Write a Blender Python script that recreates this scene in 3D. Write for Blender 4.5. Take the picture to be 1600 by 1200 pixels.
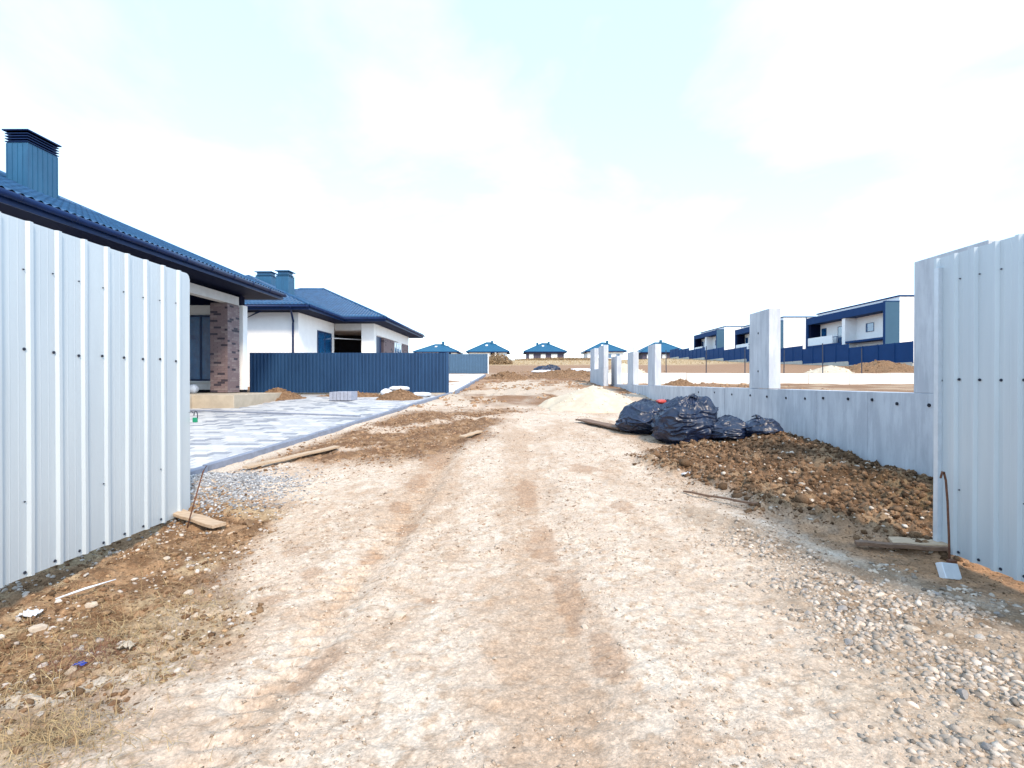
import bpy, bmesh, math, random
import numpy as np
from mathutils import Vector, Matrix
R = math.radians
random.seed(7); rng = np.random.default_rng(11)
scene = bpy.context.scene
for o in list(bpy.data.objects): bpy.data.objects.remove(o)
col = scene.collection

# ------------------------------------------------------------------ camera, sky, sun, exposure
EYE = 1.4
cam_d = bpy.data.cameras.new("camera"); cam = bpy.data.objects.new("camera", cam_d); col.objects.link(cam)
cam_d.sensor_width = 36; cam_d.lens = 18; cam_d.clip_start = 0.05; cam_d.clip_end = 3000
cam.location = (0, 0, EYE)
cam.rotation_euler = (R(90 - 0.29), 0, R(0.716))
scene.camera = cam
SUN_EL, SUN_AZ = 44, 152           # azimuth measured clockwise from +Y (the way we look)
sun_d = bpy.data.lights.new("sun", 'SUN'); sun = bpy.data.objects.new("sun", sun_d); col.objects.link(sun)
sun_d.energy = 2.1; sun_d.angle = R(10); sun_d.color = (1.0, 0.84, 0.66)
sd = Vector((math.sin(R(SUN_AZ))*math.cos(R(SUN_EL)), math.cos(R(SUN_AZ))*math.cos(R(SUN_EL)), math.sin(R(SUN_EL))))
sun.rotation_euler = sd.to_track_quat('Z', 'Y').to_euler()
world = bpy.data.worlds.new("World"); scene.world = world; world.use_nodes = True
wt = world.node_tree; wn = wt.nodes; wl = wt.links; wn.clear()
def wnode(t, **k):
    n = wn.new(t)
    for a, b in k.items(): setattr(n, a, b)
    return n
out = wnode('ShaderNodeOutputWorld'); bg = wnode('ShaderNodeBackground'); bg.inputs[1].default_value = 0.15
sky = wnode('ShaderNodeTexSky', sky_type='NISHITA'); sky.sun_disc = False
sky.sun_elevation = R(SUN_EL); sky.sun_rotation = R(SUN_AZ); sky.air_density = 1.0; sky.dust_density = 0.6
tc = wnode('ShaderNodeTexCoord'); sep = wnode('ShaderNodeSeparateXYZ'); wl.new(tc.outputs['Generated'], sep.inputs[0])
ad = wnode('ShaderNodeMath', operation='ADD'); ad.inputs[1].default_value = 0.16; wl.new(sep.outputs[2], ad.inputs[0])
mxz = wnode('ShaderNodeMath', operation='MAXIMUM'); mxz.inputs[1].default_value = 0.05; wl.new(ad.outputs[0], mxz.inputs[0])
dx = wnode('ShaderNodeMath', operation='DIVIDE'); dy = wnode('ShaderNodeMath', operation='DIVIDE')
wl.new(sep.outputs[0], dx.inputs[0]); wl.new(mxz.outputs[0], dx.inputs[1]); wl.new(sep.outputs[1], dy.inputs[0]); wl.new(mxz.outputs[0], dy.inputs[1])
cmb = wnode('ShaderNodeCombineXYZ'); wl.new(dx.outputs[0], cmb.inputs[0]); wl.new(dy.outputs[0], cmb.inputs[1])
mp = wnode('ShaderNodeMapping'); mp.inputs['Location'].default_value = (1.4, 7.7, 0); mp.inputs['Scale'].default_value = (0.9, 0.75, 1); wl.new(cmb.outputs[0], mp.inputs[0])
nz = wnode('ShaderNodeTexNoise'); nz.inputs['Scale'].default_value = 1.5; nz.inputs['Detail'].default_value = 9; nz.inputs['Roughness'].default_value = 0.56; nz.inputs['Distortion'].default_value = 0.35
wl.new(mp.outputs[0], nz.inputs['Vector'])
cr = wnode('ShaderNodeValToRGB'); cr.color_ramp.elements[0].position = 0.43; cr.color_ramp.elements[0].color = (0.42, 0.42, 0.42, 1)
cr.color_ramp.elements[1].position = 0.66; cr.color_ramp.elements[1].color = (0.74, 0.74, 0.74, 1); wl.new(nz.outputs['Fac'], cr.inputs[0])
# towards the horizon the cloud layer closes up
mr = wnode('ShaderNodeMapRange'); mr.inputs[1].default_value = 0.0; mr.inputs[2].default_value = 0.10; mr.inputs[3].default_value = 0.80; mr.inputs[4].default_value = 0.0; wl.new(sep.outputs[2], mr.inputs[0])
mxx = wnode('ShaderNodeMath', operation='MAXIMUM'); wl.new(cr.outputs[0], mxx.inputs[0]); wl.new(mr.outputs[0], mxx.inputs[1])
mix = wnode('ShaderNodeMix', data_type='RGBA'); wl.new(mxx.outputs[0], mix.inputs[0]); wl.new(sky.outputs[0], mix.inputs[6]); mix.inputs[7].default_value = (4.4, 6.1, 7.8, 1)
wl.new(mix.outputs[2], bg.inputs[0]); wl.new(bg.outputs[0], out.inputs[0])
vs = scene.view_settings; vs.view_transform = 'Standard'; vs.look = 'None'; vs.gamma = 1; vs.use_curve_mapping = False
vs.exposure = 1.12
scene.render.engine = 'CYCLES'
scene.render.resolution_x = 1024; scene.render.resolution_y = 768

# ------------------------------------------------------------------ numpy noise
def _h(ix, iy, iz, s):
    n = (ix.astype(np.int64)*374761393 + iy.astype(np.int64)*668265263 + iz.astype(np.int64)*2147483647 + s*1274126177) & 0xffffffff
    n = ((n ^ (n >> 13))*1274126177) & 0xffffffff
    n = ((n ^ (n >> 16))*2246822519) & 0xffffffff
    return ((n ^ (n >> 15)) & 0xffffff)/float(0xffffff)
def vn2(x, y, s=0):
    ix = np.floor(x); iy = np.floor(y); fx = x-ix; fy = y-iy
    fx = fx*fx*(3-2*fx); fy = fy*fy*(3-2*fy); z = np.zeros_like(ix)
    a = _h(ix, iy, z, s); b = _h(ix+1, iy, z, s); c = _h(ix, iy+1, z, s); d = _h(ix+1, iy+1, z, s)
    return (a*(1-fx)+b*fx)*(1-fy)+(c*(1-fx)+d*fx)*fy
def fbm(x, y, o=4, s=0, g=0.5):
    x = np.asarray(x, float); y = np.asarray(y, float)
    r = np.zeros(np.broadcast(x, y).shape); a = 1; t = 0
    for i in range(o):
        c, q = math.cos(i*1.1+.5), math.sin(i*1.1+.5)
        r = r + a*vn2((x*c-y*q)*2**i+i*17.3, (x*q+y*c)*2**i-i*9.1, s+i*31); t += a; a *= g
    return r/t
def vn3(p, s=0):
    i = np.floor(p); f = p-i; f = f*f*(3-2*f); r = 0
    for a in (0, 1):
        for b in (0, 1):
            for c in (0, 1):
                w = (f[:, 0] if a else 1-f[:, 0])*(f[:, 1] if b else 1-f[:, 1])*(f[:, 2] if c else 1-f[:, 2])
                r = r + w*_h(i[:, 0]+a, i[:, 1]+b, i[:, 2]+c, s)
    return r
def sst(a, b, x):
    t = np.clip((np.asarray(x, float)-a)/(b-a), 0, 1); return t*t*(3-2*t)

# ------------------------------------------------------------------ materials
def mat(name, c, rough=0.8, metal=0.0, var=0.0, scale=4.0, bump=0.0, bscale=40.0, detail=5, c2=None, stretch=(1, 1, 1), spec=0.5, attr=False, coat=0.0, r2=None, streak=0, pebbles=False):
    m = bpy.data.materials.new(name); m.use_nodes = True; nt = m.node_tree; N = nt.nodes; L = nt.links
    b = N['Principled BSDF']; b.inputs['Roughness'].default_value = rough; b.inputs['Metallic'].default_value = metal
    b.inputs['Specular IOR Level'].default_value = spec; b.inputs['Coat Weight'].default_value = coat
    t = N.new('ShaderNodeTexCoord'); mp = N.new('ShaderNodeMapping'); mp.inputs['Scale'].default_value = stretch; L.new(t.outputs['Object'], mp.inputs[0])
    src = None
    if attr:
        at = N.new('ShaderNodeAttribute'); at.attribute_name = 'Col'; src = at.outputs['Color']
    if c2 is None: c2 = tuple(v*(1-var) for v in c)
    if var or c2 != c:
        n = N.new('ShaderNodeTexNoise'); n.inputs['Scale'].default_value = scale; n.inputs['Detail'].default_value = detail; n.inputs['Roughness'].default_value = 0.6
        L.new(mp.outputs[0], n.inputs['Vector'])
        r = N.new('ShaderNodeValToRGB'); r.color_ramp.elements[0].position = 0.35; r.color_ramp.elements[1].position = 0.65
        L.new(n.outputs['Fac'], r.inputs[0])
        if attr:
            r.color_ramp.elements[0].color = (1-var, 1-var, 1-var, 1); r.color_ramp.elements[1].color = (1+var*.6, 1+var*.6, 1+var*.6, 1)
            mx = N.new('ShaderNodeMix'); mx.data_type = 'RGBA'; mx.blend_type = 'MULTIPLY'; mx.inputs[0].default_value = 1
            L.new(src, mx.inputs[6]); L.new(r.outputs[0], mx.inputs[7]); src = mx.outputs[2]
        else:
            r.color_ramp.elements[0].color = (*c2, 1); r.color_ramp.elements[1].color = (*c, 1); src = r.outputs[0]
        if r2 is not None:
            q = N.new('ShaderNodeMapRange'); q.inputs[3].default_value = r2; q.inputs[4].default_value = rough; L.new(n.outputs['Fac'], q.inputs[0]); L.new(q.outputs[0], b.inputs['Roughness'])
    hgt = None
    if pebbles:
        for sc_, lo_, st_ in ((42, .80, .05), (95, .72, .09)):
            ds = N.new('ShaderNodeTexNoise'); ds.inputs['Scale'].default_value = sc_*.6; L.new(mp.outputs[0], ds.inputs['Vector'])
            va = N.new('ShaderNodeVectorMath'); va.operation = 'MULTIPLY_ADD'; va.inputs[1].default_value = (.9/sc_,)*3; L.new(ds.outputs['Color'], va.inputs[0]); L.new(mp.outputs[0], va.inputs[2])
            vo = N.new('ShaderNodeTexVoronoi'); vo.inputs['Scale'].default_value = sc_; L.new(va.outputs[0], vo.inputs['Vector'])
            sx = N.new('ShaderNodeSeparateColor'); L.new(vo.outputs['Color'], sx.inputs[0])
            q1 = N.new('ShaderNodeMapRange'); q1.inputs[3].default_value = lo_; q1.inputs[4].default_value = 1.16; L.new(sx.outputs[0], q1.inputs[0])
            q2 = N.new('ShaderNodeMapRange'); q2.inputs[1].default_value = .35; q2.inputs[2].default_value = .75; q2.inputs[3].default_value = 1; q2.inputs[4].default_value = .76; L.new(vo.outputs['Distance'], q2.inputs[0])
            mm = N.new('ShaderNodeMath'); mm.operation = 'MULTIPLY'; L.new(q1.outputs[0], mm.inputs[0]); L.new(q2.outputs[0], mm.inputs[1])
            mx3 = N.new('ShaderNodeMix'); mx3.data_type = 'RGBA'; mx3.blend_type = 'MULTIPLY'; mx3.inputs[0].default_value = .55
            L.new(src, mx3.inputs[6]); L.new(mm.outputs[0], mx3.inputs[7]); src = mx3.outputs[2]
    if streak:
        ms = N.new('ShaderNodeMapping'); ms.inputs['Scale'].default_value = (1, 1, .16); L.new(t.outputs['Object'], ms.inputs[0])
        ns = N.new('ShaderNodeTexNoise'); ns.inputs['Scale'].default_value = 7; ns.inputs['Detail'].default_value = 9; ns.inputs['Roughness'].default_value = .7; L.new(ms.outputs[0], ns.inputs['Vector'])
        rs = N.new('ShaderNodeValToRGB'); rs.color_ramp.elements[0].position = .44; rs.color_ramp.elements[0].color = (1-streak, 1-streak, 1-streak*.9, 1); rs.color_ramp.elements[1].position = .56; rs.color_ramp.elements[1].color = (1, 1, 1, 1)
        L.new(ns.outputs['Fac'], rs.inputs[0]); mx2 = N.new('ShaderNodeMix'); mx2.data_type = 'RGBA'; mx2.blend_type = 'MULTIPLY'; mx2.inputs[0].default_value = 1
        L.new(src, mx2.inputs[6]); L.new(rs.outputs[0], mx2.inputs[7]); src = mx2.outputs[2]
    if src is not None: L.new(src, b.inputs['Base Color'])
    else: b.inputs['Base Color'].default_value = (*c, 1)
    if bump:
        n2 = N.new('ShaderNodeTexNoise'); n2.inputs['Scale'].default_value = bscale; n2.inputs['Detail'].default_value = 6; n2.inputs['Roughness'].default_value = 0.65
        L.new(mp.outputs[0], n2.inputs['Vector'])
        bp = N.new('ShaderNodeBump'); bp.inputs['Strength'].default_value = 1; bp.inputs['Distance'].default_value = bump
        L.new(n2.outputs['Fac'], bp.inputs['Height']); L.new(bp.outputs[0], b.inputs['Normal'])
    return m
M = {}
M['ground'] = mat('soil', (1, 1, 1), 0.95, var=0.15, scale=55, bump=0.010, bscale=75, detail=8, attr=True, spec=0.15, pebbles=True)
M['stone'] = mat('stone', (1, 1, 1), 0.85, var=0.14, scale=60, bump=0.003, bscale=160, attr=True, spec=0.3)
M['clod'] = mat('clod', (1, 1, 1), 0.97, var=0.3, scale=90, bump=0.012, bscale=120, attr=True, spec=0.1)
M['gate'] = mat('galvanised_sheet', (0.52, 0.57, 0.60), 0.42, 0.25, c2=(0.48, 0.53, 0.565), scale=7, stretch=(1, 1, 0.10), bump=0.0003, bscale=7, r2=0.5)
M['gateedge'] = mat('zinc_edge', (0.62, 0.66, 0.70), 0.4, 0.3, var=0.1, scale=12)
M['darksteel'] = mat('screw_steel', (0.05, 0.06, 0.09), 0.5, 0.6, var=0.3, scale=30)
M['roof'] = mat('blue_metal_tile', (0.024, 0.095, 0.21), 0.42, 0.1, c2=(0.013, 0.058, 0.14), scale=3, bump=0.001, bscale=30, spec=.35)
M['roofdark'] = mat('navy_trim', (0.004, 0.020, 0.085), 0.4, 0.0, var=0.25, scale=3, spec=.2)
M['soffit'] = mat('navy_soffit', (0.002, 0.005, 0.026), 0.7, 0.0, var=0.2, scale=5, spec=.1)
M['chimney'] = mat('blue_chimney_sheet', (0.022, 0.11, 0.21), 0.42, 0.1, c2=(0.017, 0.085, 0.17), scale=4, stretch=(1, 1, .3))
M['fence'] = mat('blue_fence_sheet', (0.018, 0.058, 0.135), 0.45, 0.1, c2=(0.013, 0.045, 0.11), scale=2, spec=.35, stretch=(1, 1, .4))
M['farfence'] = mat('deep_blue_fence_sheet', (0.006, 0.042, 0.145), 0.6, 0.0, var=0.12, scale=1, spec=.1)
M['white'] = mat('white_render', (0.84, 0.83, 0.82), 0.9, var=0.05, scale=3, bump=0.002, bscale=60)
M['cream'] = mat('beam_plaster', (0.52, 0.51, 0.50), 0.9, var=0.12, scale=5, bump=0.002, bscale=40)
M['mortar'] = mat('mortar', (0.20, 0.16, 0.16), 0.95, var=0.2, scale=20)
M['brick'] = mat('purple_brown_brick', (0.19, 0.135, 0.14), 0.75, var=0.18, scale=25, bump=0.003, bscale=70)
M['brickdark'] = mat('charred_brick', (0.045, 0.035, 0.05), 0.7, var=0.3, scale=25, bump=0.003, bscale=70)
M['brickmid'] = mat('grey_brick', (0.235, 0.18, 0.18), 0.75, var=0.18, scale=25, bump=0.003, bscale=70)
M['frame'] = mat('window_frame', (0.012, 0.035, 0.10), 0.4, var=0.1, scale=9)
M['glass'] = mat('blue_reflection_glass', (0.02, 0.13, 0.30), 0.06, 0.0, c2=(0.006, 0.04, 0.13), scale=1.3, spec=0.9, coat=1.0)  # blue reflections painted into the pane colour as noise patches
M['whiteframe'] = mat('white_window_frame', (0.75, 0.78, 0.8), 0.5, var=0.04, scale=9)
M['dark'] = mat('shade_and_plinth_black', (0.006, 0.006, 0.012), 0.9, var=0.3, scale=3)  # near-black: shade painted inside the porch, and the dark plinth
M['concrete'] = mat('grey_concrete', (0.55, 0.575, 0.61), 0.92, c2=(0.47, 0.495, 0.53), scale=2.6, bump=0.004, bscale=26, stretch=(1, 1, 0.6), detail=12, streak=.16)
M['concretepale'] = mat('pale_concrete', (0.50, 0.47, 0.42), 0.92, c2=(0.42, 0.39, 0.34), scale=2.2, bump=0.003, bscale=26)  # warm pale concrete of the far fence plinth
M['hole'] = mat('tie_hole', (0.015, 0.018, 0.03), 0.9, var=0.3, scale=30)
M['palewall'] = mat('white_blinded_concrete', (0.78, 0.75, 0.70), 0.92, var=0.07, scale=1.2, bump=0.002)
M['wood'] = mat('raw_plank', (0.50, 0.37, 0.25), 0.85, c2=(0.36, 0.25, 0.16), scale=6, stretch=(1, 9, 9), bump=0.002, bscale=12)
M['wooddark'] = mat('weathered_plank', (0.20, 0.12, 0.075), 0.9, c2=(0.12, 0.07, 0.045), scale=6, stretch=(1, 9, 9), bump=0.002, bscale=12)
M['rust'] = mat('rusty_iron', (0.16, 0.065, 0.035), 0.85, var=0.5, scale=40, bump=0.001, bscale=150)
M['bag'] = mat('black_polythene', (0.006, 0.016, 0.050), 0.33, c2=(0.003, 0.008, 0.026), scale=3, bump=0.004, bscale=4, spec=0.6, r2=0.42, stretch=(1, 1, 2.2))
M['red'] = mat('red_plastic', (0.45, 0.05, 0.04), 0.4, var=0.2, scale=20)
M['green'] = mat('green_paint', (0.01, 0.25, 0.13), 0.35, var=0.1, scale=20)
M['blueplastic'] = mat('blue_plastic', (0.03, 0.06, 0.35), 0.4, var=0.3, scale=20)
M['whiteplastic'] = mat('white_plastic_film', (0.72, 0.74, 0.78), 0.45, var=0.12, scale=12, bump=0.004, bscale=30)
M['paver'] = mat('pale_paver', (0.42, 0.42, 0.43), 0.85, var=0.12, scale=9, bump=0.002, bscale=60)
M['paver2'] = mat('grey_paver', (0.26, 0.27, 0.30), 0.85, var=0.14, scale=9, bump=0.002, bscale=60)
M['paver3'] = mat('white_paver', (0.52, 0.51, 0.50), 0.85, var=0.08, scale=9, bump=0.002, bscale=60)
M['paverbed'] = mat('paver_bed', (0.40, 0.37, 0.35), 0.95, var=0.2, scale=20)
M['kerb'] = mat('kerb_concrete', (0.22, 0.245, 0.31), 0.9, var=0.22, scale=9, bump=0.002)
M['block'] = mat('grey_block', (0.33, 0.35, 0.42), 0.9, var=0.2, scale=9, bump=0.002)
M['step'] = mat('beige_screed', (0.46, 0.39, 0.30), 0.92, var=0.16, scale=4, bump=0.003)
M['sand'] = mat('pale_sand', (0.56, 0.48, 0.37), 0.97, c2=(0.48, 0.40, 0.30), scale=3, bump=0.012, bscale=30, spec=0.1)
M['earth'] = mat('brown_earth', (0.25, 0.155, 0.09), 0.97, c2=(0.14, 0.082, 0.048), scale=9, bump=0.03, bscale=18, spec=0.1)
M['straw'] = mat('dry_straw', (0.44, 0.32, 0.16), 0.8, c2=(0.24, 0.15, 0.07), scale=14)
M['darkstem'] = mat('dead_weed', (0.17, 0.07, 0.04), 0.9, var=0.3, scale=9)
M['villablue'] = mat('navy_cladding', (0.012, 0.045, 0.14), 0.7, var=0.12, scale=1, spec=.1)  # navy trim; on the villa frame it also carries the shaded side
M['villalit'] = mat('lit_blue_grey_cladding', (0.05, 0.11, 0.17), 0.7, var=0.08, scale=1, spec=.15)  # lighter copy of the navy paints the fins' sunlit side; downpipe too
M['farroof'] = mat('far_blue_roof', (0.018, 0.10, 0.19), 0.55, 0.0, var=0.15, scale=1.2, spec=.15)
M['farbrick'] = mat('far_brown_brick', (0.075, 0.065, 0.10), 0.85, var=0.3, scale=3)
M['shrub'] = mat('dry_bush', (0.33, 0.22, 0.12), 0.9, var=0.4, scale=3)

# ------------------------------------------------------------------ object helpers
def tag(o, label=None, cat=None, group=None, kind=None):
    if label: o['label'] = label
    if cat: o['category'] = cat
    if group: o['group'] = group
    if kind: o['kind'] = kind
    return o
def thing(name, label, cat, loc, group=None):
    o = bpy.data.objects.new(name, None); o.location = loc; o.empty_display_size = 0.2; col.objects.link(o)
    return tag(o, label, cat, group)
def rootloc(p):
    v = Vector((0, 0, 0))
    while p is not None: v += Vector(p.location); p = p.parent
    return v
class MB:
    def __init__(s): s.v = []; s.f = []; s.m = []
    def add(s, vs, fs, m=0):
        b = len(s.v); s.v += [tuple(v) for v in vs]
        for f in fs: s.f.append(tuple(i+b for i in f)); s.m.append(m)
    def box(s, x0, x1, y0, y1, z0, z1, m=0):
        if x0 > x1: x0, x1 = x1, x0
        if y0 > y1: y0, y1 = y1, y0
        s.add([(x0,y0,z0),(x1,y0,z0),(x1,y1,z0),(x0,y1,z0),(x0,y0,z1),(x1,y0,z1),(x1,y1,z1),(x0,y1,z1)],
              [(0,3,2,1),(4,5,6,7),(0,1,5,4),(1,2,6,5),(2,3,7,6),(3,0,4,7)], m); return s
    def obox(s, c, sz, rot=(0, 0, 0), m=0):
        E = Matrix.Rotation(rot[2], 3, 'Z') @ Matrix.Rotation(rot[1], 3, 'Y') @ Matrix.Rotation(rot[0], 3, 'X')
        a, b, d = sz[0]/2, sz[1]/2, sz[2]/2
        vs = [Vector(c)+E @ Vector(p) for p in [(-a,-b,-d),(a,-b,-d),(a,b,-d),(-a,b,-d),(-a,-b,d),(a,-b,d),(a,b,d),(-a,b,d)]]
        s.add(vs, [(0,3,2,1),(4,5,6,7),(0,1,5,4),(1,2,6,5),(2,3,7,6),(3,0,4,7)], m); return s
    def tube(s, pts, r, n=8, m=0):
        pts = [Vector(p) for p in pts]; rings = []
        for i, p in enumerate(pts):
            d = (pts[min(i+1, len(pts)-1)]-pts[max(i-1, 0)]).normalized()
            u = d.cross(Vector((0, 0, 1)) if abs(d.z) < .9 else Vector((1, 0, 0))).normalized(); w = d.cross(u)
            rr = r[i] if isinstance(r, (list, tuple)) else r
            rings.append([p+(u*math.cos(2*math.pi*k/n)+w*math.sin(2*math.pi*k/n))*rr for k in range(n)])
        vs = [v for q in rings for v in q]; fs = []
        for i in range(len(pts)-1):
            for k in range(n): fs.append((i*n+k, i*n+(k+1) % n, (i+1)*n+(k+1) % n, (i+1)*n+k))
        fs.append(tuple(range(n))); fs.append(tuple((len(pts)-1)*n+k for k in reversed(range(n))))
        s.add(vs, fs, m); return s
    def build(s, name, mats, parent=None, smooth=False, bevel=0, loc=None):
        me = bpy.data.meshes.new(name); 
        off = rootloc(parent) if parent is not None else Vector(loc or (0, 0, 0))
        me.from_pydata([tuple(Vector(v)-off) for v in s.v], [], s.f)
        if not isinstance(mats, (list, tuple)): mats = [mats]
        for q in mats: me.materials.append(q)
        me.polygons.foreach_set('material_index', s.m)
        if smooth: me.polygons.foreach_set('use_smooth', [True]*len(me.polygons))
        bm = bmesh.new(); bm.from_mesh(me); bmesh.ops.recalc_face_normals(bm, faces=bm.faces); bm.to_mesh(me); bm.free()
        o = bpy.data.objects.new(name, me); col.objects.link(o)
        if parent is not None: o.parent = parent
        elif loc: o.location = loc
        if bevel:
            b = o.modifiers.new('bevel', 'BEVEL'); b.width = bevel; b.segments = 2; b.limit_method = 'ANGLE'
        return o
def npmesh(name, v, f, mats, parent=None, smooth=True, colr=None, loc=None):
    me = bpy.data.meshes.new(name); v = np.asarray(v, np.float32); f = np.asarray(f, np.int32)
    off = rootloc(parent) if parent is not None else Vector(loc or (0, 0, 0)); v = v-np.array(off, np.float32)
    k = f.shape[1]; me.vertices.add(len(v)); me.vertices.foreach_set('co', v.ravel())
    me.loops.add(f.size); me.loops.foreach_set('vertex_index', f.ravel())
    me.polygons.add(len(f)); me.polygons.foreach_set('loop_start', np.arange(len(f), dtype=np.int32)*k)
    me.polygons.foreach_set('loop_total', np.full(len(f), k, np.int32))
    if smooth: me.polygons.foreach_set('use_smooth', np.ones(len(f), bool))
    me.update(calc_edges=True)
    if colr is not None:
        a = me.color_attributes.new('Col', 'FLOAT_COLOR', 'POINT'); c = np.ones((len(v), 4), np.float32); c[:, :3] = colr; a.data.foreach_set('color', c.ravel())
    me.materials.append(mats)
    o = bpy.data.objects.new(name, me); col.objects.link(o)
    if parent is not None: o.parent = parent
    elif loc: o.location = loc
    return o
def copy_tree(o, parent=None):
    c = o.copy(); col.objects.link(c)
    if parent is not None: c.parent = parent
    for ch in list(o.children): copy_tree(ch, c)
    return c
# ------------------------------------------------------------------ the ground
def gb(y):
    y = np.asarray(y, float)
    yy = np.minimum(y, 155)
    return 0.025*((yy-3)+np.sqrt((yy-3)**2+0.5)) + 0.45*np.exp(-((y-120)/26.)**2)
def kerbx(y): return -4.32+(np.asarray(y, float)-6.0)*0.105
def bankx(y):                      # left edge of the loose earth by the right-hand wall
    return np.interp(y, [2.2, 3.4, 4.1, 5.1, 6, 7.2, 8.2, 8.8, 9.3], [5.5, 4.2, 3.1, 2.5, 2.2, 1.9, 1.9, 2.9, 4.6])
def masks(x, y):
    n1 = fbm(x*1.1, y*1.1, 4, 5); n2 = fbm(x*3.1, y*3.1, 4, 9); n3 = fbm(x*0.45, y*0.45, 3, 21)
    bank = sst(-0.25, 0.35, x-bankx(y)+(n2-.5)*0.9)*sst(9.6, 8.6, y)*sst(4.9, 4.7, x)*sst(2.6, 3.6, y)
    left = sst(0.35, -0.35, x+1.95+0.12*(y-2.5)+(n1-.5)*1.5)*sst(5.9, 5.0, y)
    pav = sst(0.05, -0.05, x-kerbx(y))*sst(5.7, 5.8, y)*sst(21, 20.9, y)
    mid = sst(-0.2, 0.5, x-kerbx(y)-.25)*sst(0.6, -0.5, x+1.3-(y-7)*0.19+(n1-.5)*1.6)*sst(6.6, 7.8, y+(n2-.5)*1.2-(x+3)*.3)*sst(15.5, 13.5, y+(n1-.5)*3)
    far = sst(14, 19, y+(n1-.5)*6)
    gr = sst(-0.3, 0.4, x-1.55-0.1*(y-2)+(n1-.5)*1.0)*sst(.35, -.1, y-(4.45-(x-2.15)*1.5)+(n2-.5)*.8)
    gr = gr*(1-.9*bank)
    return n1, n2, n3, bank, left, pav, mid, far, gr
def ground_z(x, y, full=False):
    x = np.asarray(x, float); y = np.asarray(y, float)
    mk = masks(x, y); n1, n2, n3, bank, left, pav, mid, far, gr = mk
    near = sst(16, 8, y)
    cl = np.abs(fbm(x*5.5, y*5.5, 5, 41, .55)-.5)*2; cl2 = fbm(x*14, y*14, 4, 47)
    z = gb(y)+0.35*sst(25, 38, x)*sst(30, 50, y)
    z = z+(n1-.5)*0.05*(1-pav)
    z = z+far*(1-sst(50, 70, y))*((fbm(x*.9, y*.7, 4, 61)-.45)*0.20)*sst(26, 18, y*0+np.abs(x-0)) 
    ridge = np.exp(-((x-4.25)/0.5)**2)
    bk = (0.05+0.12*ridge*np.interp(y, [4, 5, 6, 7, 7.8, 8.5, 9.3], [.7, .5, .6, .8, 1.5, 1.6, .2]) + 0.13*(n2-.3)+0.08*(cl2-.5)+0.05*(fbm(x*35, y*35, 2, 52)-.5))
    z = z+bank*(bk+.05*(np.abs(fbm(x*9, y*9, 4, 55)-.5)*4-.5))
    z = z+left*(0.10*(n2-.5)+0.075*(cl2-.5)+0.035*(fbm(x*30, y*30, 3, 51)-.5)-0.02)
    z = z+mid*(0.10*(n2-.4)+0.06*(cl2-.5))
    # wheel ruts
    wob = (fbm(y*.5, y*0+3, 2, 71)-.5)*.3
    ruts = np.exp(-((x+1.12+wob)/0.16)**2)*sst(2.2, 3.2, y)*(0.6+0.8*n2)+0.7*np.exp(-((x-.25+wob)/0.20)**2)
    tread = 0.022*np.sin(y*2*np.pi/0.11+np.sin(x*30))*np.exp(-((x+1.12+wob)/0.13)**2)
    road = (1-bank)*(1-left)*(1-pav)
    z = z+road*(-0.035*ruts+tread*near*.6+0.020*(cl2-.5)+0.02*np.exp(-((x+0.9+wob)/.08)**2))
    z = z+road*near*0.020*(fbm(x*26, y*26, 3, 81)-.5)
    z = z+gr*0.02*(fbm(x*25, y*25, 3, 83)-.5)
    z = z-0.07*pav
    z = z+0.20*np.exp(-(((x+3.55)/.55)**2+((y-5.75)/.55)**2))*(1-pav)     # bed of the crushed-stone heap
    # dip under the left gate, soil lip beside it
    z = z-0.10*sst(-3.0, -3.3, x)*sst(5.2, 4.2, y)
    return (z, mk, cl, cl2, ruts) if full else z
def gz(x, y): return float(ground_z(np.array([x]), np.array([y]))[0])

def graded(lo, hi, dense_lo, dense_hi, d, gr):
    a = list(np.arange(dense_lo, dense_hi, d)); s = d; v = a[-1]
    while v < hi: s *= gr; v += s; a.append(v)
    s = d; v = a[0]; pre = []
    while v > lo: s *= gr; v -= s; pre.append(v)
    return np.array(pre[::-1]+a)
xs = graded(-600, 600, -4.6, 4.9, 0.019, 1.045)
ys = [1.5]; 
while ys[-1] < 400: ys.append(ys[-1]+max(0.009, 0.0052*ys[-1]*(1 if ys[-1] < 30 else 3.2)))
pre = [1.5]; s = .02
while pre[-1] > -120: s *= 1.2; pre.append(pre[-1]-s)
ys = np.array(pre[:0:-1]+ys)
GX, GY = np.meshgrid(xs, ys)
gx = GX.ravel(); gy = GY.ravel()
gzv, mk, cl, cl2, ruts = ground_z(gx, gy, True)
n1, n2, n3, bank, left, pav, mid, far, gr = mk
def lerp(a, b, t): return a+(b-a)*t[:, None]
C = lambda r, g, b: np.array([r, g, b])[None, :]
pale = C(.64, .505, .39); pale2 = C(.70, .58, .465); tan = C(.44, .29, .185); brown = C(.235, .135, .074); darkb = C(.105, .06, .032); grey = C(.36, .33, .30); olive = C(.23, .155, .07)
f1 = fbm(gx*8, gy*8, 4, 91); f2 = fbm(gx*2.2, gy*1.0, 4, 93); f3 = fbm(gx*22, gy*22, 3, 95)
c = lerp(np.repeat(pale, len(gx), 0), pale2, sst(.42, .62, f1))
wob = (fbm(gy*.5, gy*0+3, 2, 71)-.5)*.3
c = lerp(c, tan, 0.62*sst(.46, .70, .34*fbm(gx*1.7, gy*.8, 5, 97)+.36*fbm(gx*2.6, gy*.28+2, 4, 99)+.30*fbm(gx*8, gy*5, 4, 98)+.13*np.exp(-((gx+1.12+wob)/.28)**2)+.17*np.exp(-((gx-.15+wob-.05*(4-gy))/.30)**2)+0.05*sst(.8, 1.8, gx)))
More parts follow.
